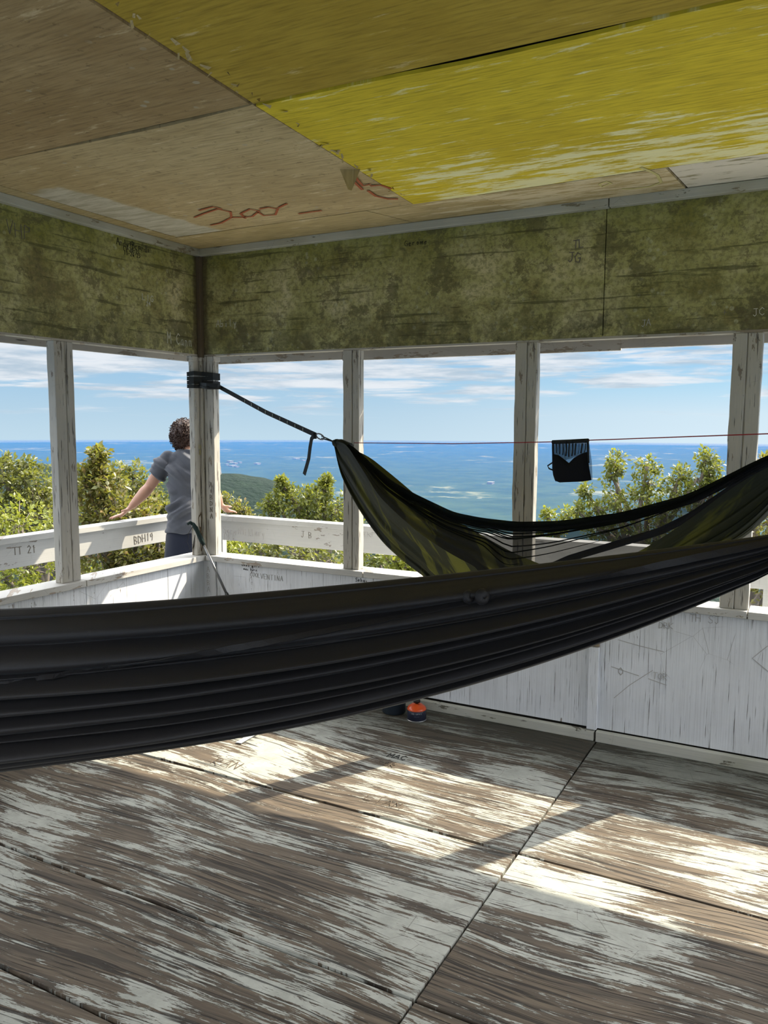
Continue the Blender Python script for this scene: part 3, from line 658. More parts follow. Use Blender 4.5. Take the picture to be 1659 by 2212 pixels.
# ---- green hammock with bug net : vertical plane through the corner post, y = -.364 x
ang = math.radians(20); GN = Vector((math.sin(ang), math.cos(ang), 0)); GD = Vector((math.cos(ang), -math.sin(ang), 0))
def gp(px, py):
    p = on(px, py, GN, 0); return p.dot(GD), p.z
A_ = gp(723, 955); S0 = A_[0]; S1 = 3.86
zA, zB_ = A_[1], 1.63
def curve(pts, end=True):
    P = [gp(*q) for q in pts]; xs2 = [p[0] for p in P]+([S1] if end else []); zs2 = [p[1] for p in P]+([zB_] if end else [])
    o = np.argsort(xs2); xs2 = np.array(xs2)[o]; zs2 = np.array(zs2)[o]
    # monotone-ish smooth: fine linear interpolation then moving average
    g_ = np.linspace(xs2[0], xs2[-1], 400); y_ = np.interp(g_, xs2, zs2)
    k_ = np.ones(15)/15; yp = np.concatenate([np.full(7, y_[0]), y_, np.full(7, y_[-1])]); ys2 = np.convolve(yp, k_, 'valid'); ys2[0] = y_[0]; ys2[-1] = y_[-1]
    return lambda s: float(np.interp(s, g_, ys2))
netTop = curve([(723,953),(760,962),(800,998),(850,1040),(900,1068),(990,1110),(1050,1122),(1128,1131),(1220,1129),(1357,1110),(1500,1070),(1595,1022),(1659,988)])
hidden = [(2.35, .78), (2.6, .70), (2.85, .78)]
def curve2(ptsL, mid, ptsR):
    P = [gp(*q) for q in ptsL]+mid+[gp(*q) for q in ptsR]+[(S1, zB_)]
    xs2 = np.array([p[0] for p in P]); zs2 = np.array([p[1] for p in P]); o = np.argsort(xs2); xs2 = xs2[o]; zs2 = zs2[o]
    g_ = np.linspace(xs2[0], xs2[-1], 400); y_ = np.interp(g_, xs2, zs2); k_ = np.ones(19)/19
    yp = np.concatenate([2*y_[0]-y_[9:0:-1], y_, 2*y_[-1]-y_[-2:-11:-1]]); ys2 = np.convolve(yp, k_, 'valid')
    return lambda s: float(np.interp(s, g_, ys2))
fabTop = curve2([(723,953),(762,958),(805,1008),(852,1068),(905,1110),(960,1150),(1030,1190),(1097,1222)], [(2.65, .92), (2.8, .98)], [(1399,1196),(1463,1157),(1540,1102),(1595,1056),(1659,1015)])
fabBot = curve2([(723,960),(730,1005),(745,1042),(770,1086),(800,1130),(850,1186),(900,1226),(945,1255)], [(2.35, .80), (2.6, .76), (2.85, .82), (3.1, .98)], [(1591,1168),(1630,1138),(1659,1108)])
GC = -GN                                  # towards the camera
def G(s, z, off=0): return GD*s + GC*off + Vector((0,0,z))
ham1 = empty('hammock', tuple(G(2.6, .6)), 'olive and black hammock with black bug net strung from the corner post', 'hammock')
fab = MB(); Pg = []; NS = 150; NV = 90
for i in range(NS+1):
    s = S0+(S1-S0)*i/NS; t_ = (s-S0)/(S1-S0); zt, zb = fabTop(s), fabBot(s)
    if zt-zb < .03: m_ = (zt+zb)/2; zt, zb = m_+.015, m_-.015
    hw = .30*math.sin(PI*min(1,max(0,t_)))**.8; row = []
    fa = .4+.6*math.sin(PI*t_)
    for j in range(NV+1):
        v = j/NV*2-1          # -1 near edge, 0 bottom, 1 far edge
        up = abs(v)**1.7
        z = zb+(zt-zb)*up*(1 if v < 0 else .80)
        off = (.30*hw/.3 if v < 0 else hw*1.2)*(-v)*.8
        if v < 0: off = hw*.55*(-v)**.6
        else: off = -hw*1.1*v**.7
        fo = .011*fa*(math.sin(v*19+2.2*math.sin(t_*3))+.7*math.sin(v*37+t_*6)+.4*math.sin(v*71-t_*4))*min(1, 3*(1-abs(v)))
        nrm = 1 if v < 0 else -1
        row.append(G(s, z-.3*abs(fo)*(1-up), off+fo*nrm))
    Pg.append(row)
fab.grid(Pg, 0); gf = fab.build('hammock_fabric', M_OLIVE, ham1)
# net
netm = MB(); Pn = []
for i in range(NS+1):
    s = S0+(S1-S0)*i/NS; t_ = (s-S0)/(S1-S0); zt = netTop(s); zf = fabTop(s); zb = min(zf, zt-.01); hw = .30*math.sin(PI*t_)**.8*.55; row = []
    for j in range(25):
        v = j/24; z = zt+(zb-zt)*v; off = hw*(.25+.75*v**.8)
        row.append(G(s, z, off+.008*math.sin(v*30+t_*9)*math.sin(PI*v)))
    Pn.append(row)
netm.grid(Pn, 0); netm.build('bug_net', M_NET, ham1)
# gathered edge of the net (dark bundle) and pleats
ed = MB()
def along(fz, offf, s0, s1, rad, n=60):
    P = []; rr = []
    for i in range(n+1):
        s = s0+(s1-s0)*i/n; P.append(G(s, fz(s), offf(s))); rr.append(rad(i/n))
    ed.tube(P, rr, 6)
hwf = lambda s: .30*math.sin(PI*min(1,max(0,(s-S0)/(S1-S0))))**.8*.55
along(lambda s: netTop(s)-.004, lambda s: hwf(s)*.25, S0, S1, lambda t: .006+.010*math.sin(PI*t)**.5)
along(lambda s: netTop(s)-.02, lambda s: hwf(s)*.25-.01, S0, S1, lambda t: .004+.010*math.sin(PI*t)**.5)
for q, (v0, s0, s1) in enumerate([(.10,.0,1),(.17,.0,1),(.24,.0,.9),(.30,.02,.95),(.38,.0,.8),(.47,.03,.7),(.2,.3,1),(.58,.05,.55),(.13,.2,1),(.34,.1,.9)]):
    w_ = random.random()*6
    along(lambda s, v0=v0, w_=w_: netTop(s)+(min(fabTop(s), netTop(s)-.01)-netTop(s))*(v0*(.75+.25*math.sin(w_+s*2.2))) , lambda s, v0=v0: hwf(s)*(.25+.75*v0**.8)+.002, S0+(S1-S0)*s0, S0+(S1-S0)*s1, lambda t: .0008+.0022*math.sin(PI*t)**.7, 50)
ed.build('net_pleats', M_NETD, ham1)
# the far hem of the net, a wide dark band rising to the right
far = curve([(1150,1232),(1193,1213),(1310,1178),(1400,1152),(1472,1118),(1560,1062),(1659,998)])
fb2 = MB(); fs0 = gp(1150,1232)[0]
P = []; 
for i in range(61):
    s = fs0+(S1-fs0)*i/60; P.append(G(s, far(s), -.12*math.sin(PI*min(1,(s-S0)/(S1-S0)))))
fb2.ribbon(P, (0,0,1), .028, .004); fb2.build('net_hem', M_BLACK, ham1)
# end knot, cord, carabiner
E0 = G(S0, zA); K0 = on(683, 940, GN, 0)
kb = MB(); kb.ell(G(S0+.02, zA-.005), (.028, .022, .022)); kb.tube([G(S0-.01, zA), G(S0+.05, zA-.002), G(S0+.12, zA-.03)], [.012, .02, .03], 10)
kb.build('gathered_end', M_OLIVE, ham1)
cbm = MB(); cdv = (E0-K0).normalized()
cbm.tube([K0+cdv*.05+Vector((0,0,.006)), K0.lerp(E0, .6)+Vector((0,0,.004)), E0], .0035, 8); cbm.tube([K0+cdv*.05-Vector((0,0,.006)), K0.lerp(E0, .6)-Vector((0,0,.003)), E0], .0035, 8)
cbm.build('cord', M_BLACK, ham1)
kk = []
for q in range(17):
    a = 2*PI*q/16; kk.append(K0+cdv*(.035+.035*math.cos(a))+Vector((0,0,1))*.014*math.sin(a)+Vector((0,0,0)))
MB().tube(kk, .004, 8).build('carabiner', simple('dark_metal', (.2,.2,.21), .35, .5, .8), ham1)
Bp = G(S1, zB_); Wp = Vector((X1-.02, -1.54, 2.0))
MB().tube([Bp, Bp.lerp(Wp, .4)], .004, 8).build('cord', M_BLACK, ham1)
MB().ribbon([Bp.lerp(Wp, .38), Wp], (0,0,1), .025).build('strap', M_BLACK, ham1)

# ---- strap round the corner post
st = empty('webbing_strap', (0, 0, 1.9), 'black webbing strap wound round the corner post and running down to the hammock', 'strap')
wrap = MB()
cor = [(-.048,-.074),(.002,-.074),(.028,-.024),(.100,-.002),(.100,.062),(-.048,.052)]
for (z, w, ti) in ((1.962, .026, .006), (1.935, .024, -.004), (1.908, .024, .004), (1.884, .022, -.002)):
    pp = [(x*1.0+(.003*math.copysign(1, x)), y+(.003*math.copysign(1, y)), z+ti*math.sin(i*1.3)) for i, (x, y) in enumerate(cor)]
    pp.append(pp[0]); wrap.ribbon(pp, (0,0,1), w, .003)
wrap.build('wound_webbing', M_BLACK, st)
s0 = on(430, 830, (1,0,0), .012); s1 = on(470, 833, GN, -.05); s1b = on(478, 838, GN, 0)
run = MB(); run.ribbon([s0, on(446, 832, GN, -.08), s1, s1b, s1b.lerp(K0, .5)+Vector((0,0,-.012)), K0], (0,0,1), .026, .003)
run.tube([s0+Vector((0,0,-.01)), on(448, 838, GN, -.085), s1b], (.004,.009), 8)
run.build('webbing_run', M_BLACK, st)
for q in range(9):
    f = .28+q*.075; c = s1b.lerp(K0, f)+Vector((0,0,-.012*(1-abs(2*f-1)))); d_ = (K0-s1b).normalized()
    stt = MB(); stt.ribbon([c-Vector((0,0,.009))+GC*.0025, c+Vector((0,0,.009))+GC*.0025], tuple(d_), .007, .0012)
    stt.build('stitching', M_STITCH, st)
tail = MB(); tp = [on(a, b, GN, -.006) for a, b in ((680,938),(673,948),(670,965),(667,990),(662,1008),(657,1025))]
tail.ribbon(tp, tuple(GD), .026, .003); tail.tube([K0+Vector((-.01,0,.008)), K0+Vector((-.01,0,-.02))], (.01, .012), 8)
tail.build('strap_tail', M_BLACK, st)

# ---- red cord with the black mesh bag
L0 = G(S0+.14, gp(770,957)[1], -.02)
pa = on(1195, 954.5, GN, -.0); pb = on(1272, 951, GN, 0); pe = on(1659, 937, GN, 0)
pend = Vector((X1-.01, -1.555, 1.655))
cl = MB(); cl.tube([L0, on(980, 958.5, GN, 0), pa, pb, pe, pend], .0022, 6)
setp(cl.build('cord_line', simple('red_cord', (.45, .03, .035), .6)), 'thin red cord stretched level above the green hammock, in front of the posts', 'cord')
bag = empty('mesh_bag', tuple(pa.lerp(pb, .5)-Vector((0,0,.28))), 'small black mesh bag folded over the red cord', 'bag')
def Gp2(px, py, off=0): return on(px, py, GN, 0)+GC*off
def quadmesh(mb, tl_, tr, br, bl, n=24, m=16, amp=.004, off=0, fr=20):
    P = []
    for i in range(n+1):
        row = []
        for j in range(m+1):
            u, v = i/n, j/m
            x = (tl_[0]*(1-u)+tr[0]*u)*(1-v)+(bl[0]*(1-u)+br[0]*u)*v; y = (tl_[1]*(1-u)+tr[1]*u)*(1-v)+(bl[1]*(1-u)+br[1]*u)*v
            row.append(Gp2(x, y, off+amp*math.sin(u*fr+2*math.sin(v*3))+amp*.6*math.sin(u*fr*2.3+1)))
        P.append(row)
    mb.grid(P)
b1 = MB(); quadmesh(b1, (1196,954),(1272,951),(1280,1036),(1199,1040), amp=.005, off=-.006)
b1.build('mesh_back', mat_net('bag_net', .62, (.02,.02,.022)), bag)
b2 = MB(); quadmesh(b2, (1196,954),(1272,951),(1273,976),(1198,1004), amp=.006, off=.006, fr=34)
b2.build('mesh_front', mat_net('bag_net_front', .6, (.03,.03,.035)), bag)
b3 = MB()
o_ = [(1196,980),(1210,983),(1232,1000),(1243,989),(1258,980),(1272,976),(1276,1010),(1281,1037),(1262,1040),(1235,1041),(1212,1042),(1202,1038),(1198,1026),(1196,1012)]
ctr = (1238, 1015)
rings = [[Gp2(ctr[0]+(x-ctr[0])*f, ctr[1]+(y-ctr[1])*f, .010+.012*math.sqrt(max(0,1-f*f))) for x, y in o_] for f in (.02, .35, .7, .9, 1)]
b3.grid(rings, 0, True); rings = [[Gp2(ctr[0]+(x-ctr[0])*f, ctr[1]+(y-ctr[1])*f, .010-.012*math.sqrt(max(0,1-f*f))) for x, y in o_] for f in (.02, .35, .7, .9, 1)]
b3.grid(rings, 0, True)
b3.build('pouch', simple('bag_cloth', (.006,.006,.008), .8, .2), bag)
b4 = MB(); b4.tube([Gp2(1195,955,.004), Gp2(1234,953.5,.004), Gp2(1272,951.5,.004)], .008, 8); b4.tube([Gp2(1196.5,955,.006), Gp2(1198,1000,.008)], .004, 6); b4.tube([Gp2(1271.5,952,.006), Gp2(1274,1000,.008)], .004, 6)
for u in range(11): b4.tube([Gp2(1199+u*7, 958, .012), Gp2(1200+u*6.8+random.uniform(-1,1), 972, .013), Gp2(1200+u*6.6, 979+abs(u-5)*-2+8, .013)], random.uniform(.0012, .0035), 5)
b4.tube([Gp2(1197,998,.006), Gp2(1187,1006,.012), Gp2(1190,1012,.012), Gp2(1198,1016,.006)], .003, 6)
b4.build('binding', M_BLACK, bag)

# ------------------------------------------------------------------ small things on the floor
fc = on(900, 1554, (0,0,1), 0)
can = empty('gas_canister', (fc.x, fc.y, 0), 'small gas canister with orange top and black cap on the floor', 'gas canister')
rr = .0535
MB().lathe([(0,.003),(rr*.9,.003),(rr,.006),(rr,.058),(rr*.97,.061),(0,.061)], fc).build('can_body', simple('navy_can', (.02,.025,.05), .35, .5), can)
MB().lathe([(rr*.97,.060),(rr*1.02,.062),(rr*1.0,.066),(rr*.9,.076),(rr*.6,.088),(rr*.32,.093),(0,.094)], fc).build('can_top', simple('orange_paint', (.75,.10,.02), .3, .5), can)
MB().lathe([(0,.09),(.010,.092),(.010,.098),(.019,.100),(.020,.112),(.017,.116),(0,.116)], fc).build('cap', simple('black_plastic', (.012,.012,.012), .4), can)
MB().lathe([(rr*.96,.0),(rr*1.03,.002),(rr*1.03,.006),(rr*.98,.007)], fc).build('rim', simple('tin', (.5,.5,.5), .3, .5, .9), can)
tx = MB(); toc = (CAM-fc); a0 = math.atan2(toc.y, toc.x)
def cantext(txt, z, h, mat, name):
    b = MB(); W_ = .55*h*1.25
    for i, ch in enumerate(txt):
        if ch == ' ': continue
        for stk in SF.get(ch, SF['I']):
            P = []
            for px, py in stk:
                a = a0 + ((i-len(txt)/2)*W_+px*.55*h)/rr; P.append(Vector(fc)+Vector((math.cos(a)*(rr+.0006), math.sin(a)*(rr+.0006), z+py*h)))
            for p, q in zip(P, P[1:]): b.tube([p, q], .0007, 4)
    b.build(name, mat, can)
cantext('FUEL CARTRID', .045, .007, simple('label_print', (.35,.38,.42), .5), 'label_print')
cantext('IHIHIHIHIHI', .031, .004, simple('label_print_dim', (.08,.10,.14), .5), 'label_small_print')
pc = on(851, 1537, (0,0,1), 0)
pot = empty('cooking_pot', (pc.x, pc.y, 0), 'dark blue-grey cylindrical pot just left of the gas canister', 'pot')
pr = .068
MB().lathe([(0,.0),(pr*.93,.0),(pr,.006),(pr,.125),(pr*1.03,.127),(pr*1.03,.131),(pr*.97,.131),(pr*.96,.01),(0,.008)], pc).build('pot_body', simple('anodised_blue', (.035,.05,.07), .4, .5, .3), pot)
MB().lathe([(pr*1.0,.128),(pr*1.04,.131),(pr*1.02,.137),(pr*.5,.143),(.012,.144),(.012,.155),(.016,.158),(0,.160)], pc).build('pot_lid', simple('pot_lid', (.04,.05,.06), .4), pot)
hd = MB(); sd = Vector((-.88,-.47,0)); hd.tube([Vector(pc)+sd*pr+Vector((0,0,.10)), Vector(pc)+sd*(pr+.05)+Vector((0,0,.10)), Vector(pc)+sd*(pr+.055)+Vector((0,0,.05)), Vector(pc)+sd*pr+Vector((0,0,.04))], .003, 6)
hd.build('handle', M_BLACK, pot)
# metal strip
mp = [on(a, b, (0,0,1), .004) for a, b in ((509,1604.5),(521,1606.5),(566,1580),(549,1580))]
ms = MB(); ms.add([p for p in mp]+[p+Vector((0,0,.003)) for p in mp], [(0,1,2,3),(4,5,6,7),(0,1,5,4),(1,2,6,5),(2,3,7,6),(3,0,4,7)])
setp(ms.build('metal_strip', simple('brushed_steel', (.55,.58,.62), .35, .5, .5), bevel=.0006), 'short flat grey metal strip lying in the sun on the floor', 'metal strip')

# trekking pole
tip = on(585, 1487, (0,0,1), 0); top = at(418, 1130, 5.34); sill = on(455, 1207, (0,0,1), ZS+.012)
pd_ = (top-tip).normalized(); PL = (top-tip).length
pole = empty('trekking_pole', tuple(tip), 'black trekking pole with foam grip leaning in the corner', 'trekking pole')
MB().tube([tip, tip+pd_*.03], [.002, .006], 8).build('tip', M_STEEL, pole)
MB().tube([tip+pd_*.03, tip+pd_*PL*.55], [.006, .0068], 10).build('lower_shaft', simple('pole_black', (.015,.015,.017), .3, .5), pole)
MB().tube([tip+pd_*PL*.55, tip+pd_*(PL-.14)], .0085, 10).build('upper_shaft', simple('pole_grey', (.16,.165,.17), .3, .5, .6), pole)
gr_ = MB(); gr_.tube([tip+pd_*(PL-.17), tip+pd_*(PL-.13), tip+pd_*(PL-.06), tip+pd_*(PL-.02), tip+pd_*PL], [.011, .016, .014, .017, .012], 12)
gr_.tube([tip+pd_*(PL-.015), tip+pd_*PL+Vector((-.02,-.01,.004)), tip+pd_*PL+Vector((-.035,-.02,-.008))], [.012, .011, .008], 10)
gr_.build('grip', simple('grip_foam', (.018,.03,.028), .9, .1), pole)
lk = MB(); c_ = tip+pd_*PL*.545; lk.tube([c_-pd_*.02, c_+pd_*.02], .012, 10); lk.tube([c_+Vector((.012,-.01,0)), c_+Vector((.022,-.015,.012))], .005, 8); lk.tube([c_-Vector((.012,-.005,0)), c_-Vector((.022,-.008,.01))], .004, 8)
lk.build('clamp', simple('clamp', (.03,.035,.03), .4), pole)
wsb = MB(); h0 = tip+pd_*(PL-.02)
wsb.ribbon([h0+Vector((-.01,-.005,0)), h0+Vector((-.035,-.02,-.05)), h0+Vector((-.045,-.025,-.11)), h0+Vector((-.03,-.02,-.155)), h0+Vector((-.012,-.01,-.15)), h0+Vector((0,0,-.06))], (.5,-.6,.2), .018, .002)
wsb.build('wrist_strap', M_BLACK, pole)

# ------------------------------------------------------------------ the person
def remesh(mb, name, mat, parent, vox=.007, smooth=8, disp=None):
    me = bpy.data.meshes.new(name); me.from_pydata(mb.v, [], mb.f); me.update()
    bm = bmesh.new(); bm.from_mesh(me); bmesh.ops.recalc_face_normals(bm, faces=bm.faces); bm.to_mesh(me); bm.free()
    o = bpy.data.objects.new(name+'_tmp', me); COL.objects.link(o)
    r = o.modifiers.new('r', 'REMESH'); r.mode = 'VOXEL'; r.voxel_size = vox; r.use_smooth_shade = True
    s = o.modifiers.new('s', 'SMOOTH'); s.factor = .5; s.iterations = smooth
    dg = bpy.context.evaluated_depsgraph_get(); m2 = bpy.data.meshes.new_from_object(o.evaluated_get(dg), depsgraph=dg)
    bpy.data.objects.remove(o); m2.name = name; m2.materials.clear(); m2.materials.append(mat)
    if disp:
        nrm = [v.normal.copy() for v in m2.vertices]
        for v, n in zip(m2.vertices, nrm): v.co += n*disp(v.co)
    for p in m2.polygons: p.use_smooth = True
    ob = bpy.data.objects.new(name, m2); link(ob, parent); return ob
PC = at(404, 1135, 5.82); PC.z = 0
fwd = Vector((-.47, .88, 0)).normalized(); rt = Vector((.88, .47, 0)).normalized()
ZF = -.02
def B(r, f, z): return PC + rt*r + fwd*f + Vector((0,0,z+ZF))
per = empty('person', tuple(B(0,0,0)), 'person in grey t-shirt and navy shorts leaning on the outer railing, back turned', 'person')
def skin_mat():
    t = NT('skin'); x, y, z = t.xyz(); n = t.noise(t.comb(x, y, z), 12, 4)
    c = t.mix(n, (0.3432, 0.1794, 0.1209), (0.4056, 0.2340, 0.1677))
    return t.bsdf(c, .5, .4, Subsurface_Weight=.05)
M_SKIN = skin_mat()
hip = B(0, .0, .93); chest = B(0, .07, 1.28); neckb = B(0, .12, 1.46)
HC = B(-.038, .16, 1.560)
shL, shR = B(-.150, .085, 1.410), B(.150, .085, 1.410)
hL = Vector((-D+.0, .03, .968)); hR = on(480, 1112, (0,1,0), D-.01); hR.z = .954
elL = at(322, 1053, 5.86); elR = shR.lerp(hR, .5)-fwd*.05-rt*.01
body = MB(); RH = Matrix((rt, fwd, Vector((0,0,1)))).transposed()
# torso as lofted ellipses
def loft(mb, secs, n=28):
    rings = []
    for c, a, b in secs: rings.append([c + rt*a*math.cos(2*PI*k/n) + fwd*b*math.sin(2*PI*k/n) for k in range(n)])
    mb.grid(rings, 0, True); v0 = len(mb.v)
    mb.add(rings[0], [tuple(range(n))]); mb.add(rings[-1], [tuple(range(n))])
loft(body, [(B(0,0,.80),.10,.085),(B(0,0,.90),.115,.085),(B(0,.01,1.02),.096,.075),(B(0,.03,1.15),.104,.08),(B(0,.06,1.30),.118,.088),(B(0,.085,1.39),.112,.068),(B(0,.10,1.455),.09,.06),(B(0,.11,1.475),.06,.055)])
body.tube([B(0,.09,1.42), B(-.01,.13,1.50), B(-.015,.15,1.56)], [.062,.053,.055], 16)
for sh, el, hd_, sg in ((shL, elL, hL, -1), (shR, elR, hR, 1)):
    wr_ = hd_ + (el-hd_).normalized()*.075 + Vector((0,0,.025))
    body.ell(sh-Vector((0,0,.01)), (.046,.046,.044))
    body.tube([sh, sh.lerp(el,.35), sh.lerp(el,.8), el, el.lerp(wr_,.25), el.lerp(wr_,.7), wr_], [.044,.045,.042,.039,.043,.034,.025], 14)
    # hand resting on the rail
    out = (Vector((hd_.x-el.x, hd_.y-el.y, 0))).normalized()
    if sg < 0: out = Vector((-.72, -.70, 0)).normalized()
    else: out = Vector((.10, .99, 0)).normalized()
    sd_ = Vector((-out.y, out.x, 0))
    kn = wr_ + out*.085; kn.z = hd_.z+.008
    body.tube([wr_, wr_.lerp(kn,.4), kn], [(.024,.020),(.036,.015),(.040,.012)], 12)
    for q, (so, ln) in enumerate(((-.030,.060),(-.010,.072),(.011,.068),(.031,.055))):
        p0 = wr_.lerp(kn,.75)+sd_*so; p1 = kn+sd_*so*1.05+out*ln*.35+Vector((0,0,.006)); p2 = kn+sd_*so*1.15+out*ln*.7+Vector((0,0,-.002)); p3 = kn+sd_*so*1.2+out*ln+Vector((0,0,-.012))
        body.tube([p0,p1,p2,p3], [.0095,.009,.008,.0065], 8)
    ts = 1 if sg < 0 else -1
    # thumb on the inner side
    tb = wr_.lerp(kn,.25)+sd_*(-.03)*(-1 if sg < 0 else 1)
    dt = sd_*(1 if sg < 0 else -1)
    tb = wr_.lerp(kn,.3)+dt*.026
    body.tube([tb, tb+dt*.022+out*.022, tb+dt*.030+out*.046+Vector((0,0,-.005))], [.012,.010,.008], 8)
# head with face
body.ell(HC+Vector((0,0,.012)), (.074,.094,.098), RH, 18); body.ell(HC+fwd*.03-Vector((0,0,.045)), (.055,.062,.065), RH, 14)
body.ell(HC+fwd*.052-Vector((0,0,.088)), (.028,.026,.024), RH, 10)
body.tube([HC+fwd*.088+Vector((0,0,.02)), HC+fwd*.108-Vector((0,0,.018)), HC+fwd*.098-Vector((0,0,.03))], [.008,.013,.012], 8)
for e in (-1, 1):
    body.ell(HC+rt*e*.079-fwd*.008-Vector((0,0,.012)), (.008,.020,.031), RH, 10)
    body.ell(HC+rt*e*.028+fwd*.086+Vector((0,0,.028)), (.020,.010,.007), RH, 8)
body.ell(HC+fwd*.088-Vector((0,0,.058)), (.024,.012,.006), RH, 8); body.ell(HC+fwd*.087-Vector((0,0,.066)), (.020,.012,.006), RH, 8)
# legs
for e in (-1, 1):
    hp = B(e*.066, 0, .86); kne = B(e*.085, .02, .50); ank = B(e*.095, -.03, .09)
    body.tube([hp, hp.lerp(kne,.5), kne, kne.lerp(ank,.3), kne.lerp(ank,.75), ank, B(e*.095,-.03,.05)], [.070,.068,.055,.056,.040,.035,.037], 16)
bo = remesh(body, 'body', M_SKIN, per, .0062, 5)
# eyes
M_EYE = simple('eye', (.12,.09,.07), .2)
for e in (-1, 1): ey = MB(); ey.ell(HC+rt*e*.028+fwd*.089+Vector((0,0,.018)), (.010,.006,.008), RH, 8); ey.build('eye', M_EYE, per)
# t-shirt
ts_ = MB()
loft(ts_, [(B(0,-.005,.885),.150,.120),(B(0,-.005,.93),.148,.118),(B(0,.0,1.00),.134,.110),(B(0,.015,1.08),.122,.106),(B(0,.035,1.18),.130,.110),(B(0,.055,1.28),.145,.115),(B(0,.08,1.37),.150,.105),(B(0,.095,1.425),.130,.085),(B(0,.105,1.455),.10,.07),(B(0,.11,1.478),.068,.062)], 40)
for sh, el in ((shL, elL), (shR, elR)):
    dn = (el-sh); e2 = sh+dn*.60
    ts_.ell(sh-Vector((0,0,.002)), (.062,.062,.060)); ts_.ell(sh.lerp(B(0,.09,1.38), .45), (.085,.075,.062), RH); ts_.tube([sh, sh.lerp(e2,.15), sh.lerp(e2,.5), e2], [.056,.064,.068,.071], 20)
def wrinkle(co):
    l = co-PC; r = l.dot(rt); f = l.dot(fwd); z = co.z
    w = 0
    a = z*1.0+r*.55
    w += .02*mnoise.noise(Vector((r*3.5, f*3, a*16)))
    m = math.exp(-((z-1.03)/.10)**2)
    w += .055*m*mnoise.noise(Vector((r*5, f*4, (z-r*.6)*26+2)))
    m2 = math.exp(-((z-1.33)/.10)**2)
    w += .05*m2*mnoise.noise(Vector((r*4, f*4, (z+r*.7)*20+9)))
    w += .002*mnoise.noise(co*30)
    return max(-.006, min(.028, w))+.002
def cloth_mat(name, c1, c2):
    t = NT(name); x, y, z = t.xyz(); n = t.noise(t.comb(x, y, z), 260, 3, .7); return t.bsdf(t.mix(n, c1, c2), .85, .2, n, .0008, Sheen_Weight=.2)
shirt = remesh(ts_, 'tshirt', cloth_mat('heather_grey', (0.0488, 0.0532, 0.0675), (0.0863, 0.0922, 0.1087)), per, .007, 6, wrinkle)
# shorts
so_ = MB()
loft(so_, [(B(0,0,.70),.155,.11),(B(0,0,.78),.155,.115),(B(0,0,.86),.148,.112),(B(0,0,.945),.128,.10)], 36)
for e in (-1, 1): so_.tube([B(e*.066,0,.86), B(e*.075,.01,.70), B(e*.088,.015,.50)], [.085,.096,.10], 22)
remesh(so_, 'shorts', cloth_mat('navy_cloth', (.008,.011,.024), (.014,.018,.034)), per, .009, 5, lambda c: .006*mnoise.noise(Vector((c.x*9, c.y*9, c.z*5))))
# shoes
for e in (-1, 1):
    sm = MB(); sm.ell(B(e*.10,.03,.045), (.048,.135,.045), RH, 14); sm.ell(B(e*.10,-.045,.07), (.042,.055,.06), RH, 12); pass
    sh_ = remesh(sm, 'shoe', simple('shoe', (.05,.05,.055), .7), per, .008, 5)
    for v in sh_.data.vertices:
        v.co.z = max(v.co.z, ZF+.0005)
# hair: scalp cap plus curls
hm = MB(); hc = HC+Vector((0,0,.022))-fwd*.012
P = []
for i in range(29):
    th = PI*.0+ (PI*.80)*i/28; row = []
    for k in range(56):
        ph = 2*PI*k/56; d_ = Vector((math.sin(th)*math.cos(ph), math.sin(th)*math.sin(ph), math.cos(th)))
        ff = d_.y; cut = 1
        if ff > .25 and d_.z < .35: cut = .80      # open at the face
        if ff < 0: pass
        rr_ = Vector((d_.x*.101, d_.y*.114, d_.z*(.108 if d_.z > 0 else .135)))*cut
        wv = RH @ rr_; n_ = mnoise.noise(wv*38)*.010+mnoise.noise(wv*80)*.006
        row.append(hc+wv*(1+n_/.1*.9))
    P.append(row)
hm.grid(P, 0, True)
for q in range(420):
    a = random.random()*2*PI; cz = random.uniform(-.92, 1); sr = math.sqrt(1-cz*cz); d_ = Vector((sr*math.cos(a), sr*math.sin(a), cz))
    if d_.y > .3 and d_.z < .3: continue
    if d_.y > .1 and d_.z < -.25: continue
    p = hc + RH @ Vector((d_.x*.095, d_.y*.110, d_.z*(.106 if d_.z > 0 else .125))); o2 = (RH @ d_).normalized()
    tdir = (Vector((0,0,-1))+Vector((random.uniform(-.8,.8), random.uniform(-.8,.8), random.uniform(-.2,.5)))); tdir = (tdir-o2*tdir.dot(o2)).normalized(); bi = o2.cross(tdir)
    L = random.uniform(.02, .045); cr = random.uniform(.004, .009); tp_ = []
    ph = random.random()*6
    for k in range(9):
        u = k/8; tp_.append(p+tdir*L*u+o2*(cr*(1+math.sin(ph+u*7))+u*.006)+bi*cr*math.cos(ph+u*7))
    hm.tube(tp_, [.0035*(1-.6*k/8) for k in range(9)], 5)
t = NT('brown_hair'); x, y, z = t.xyz(); n = t.noise(t.comb(x, y, z), 90, 4)
hm.build('hair', t.bsdf(t.mix(n, (.012,.006,.004), (.06,.026,.016)), .5, .3, n, .002), per)

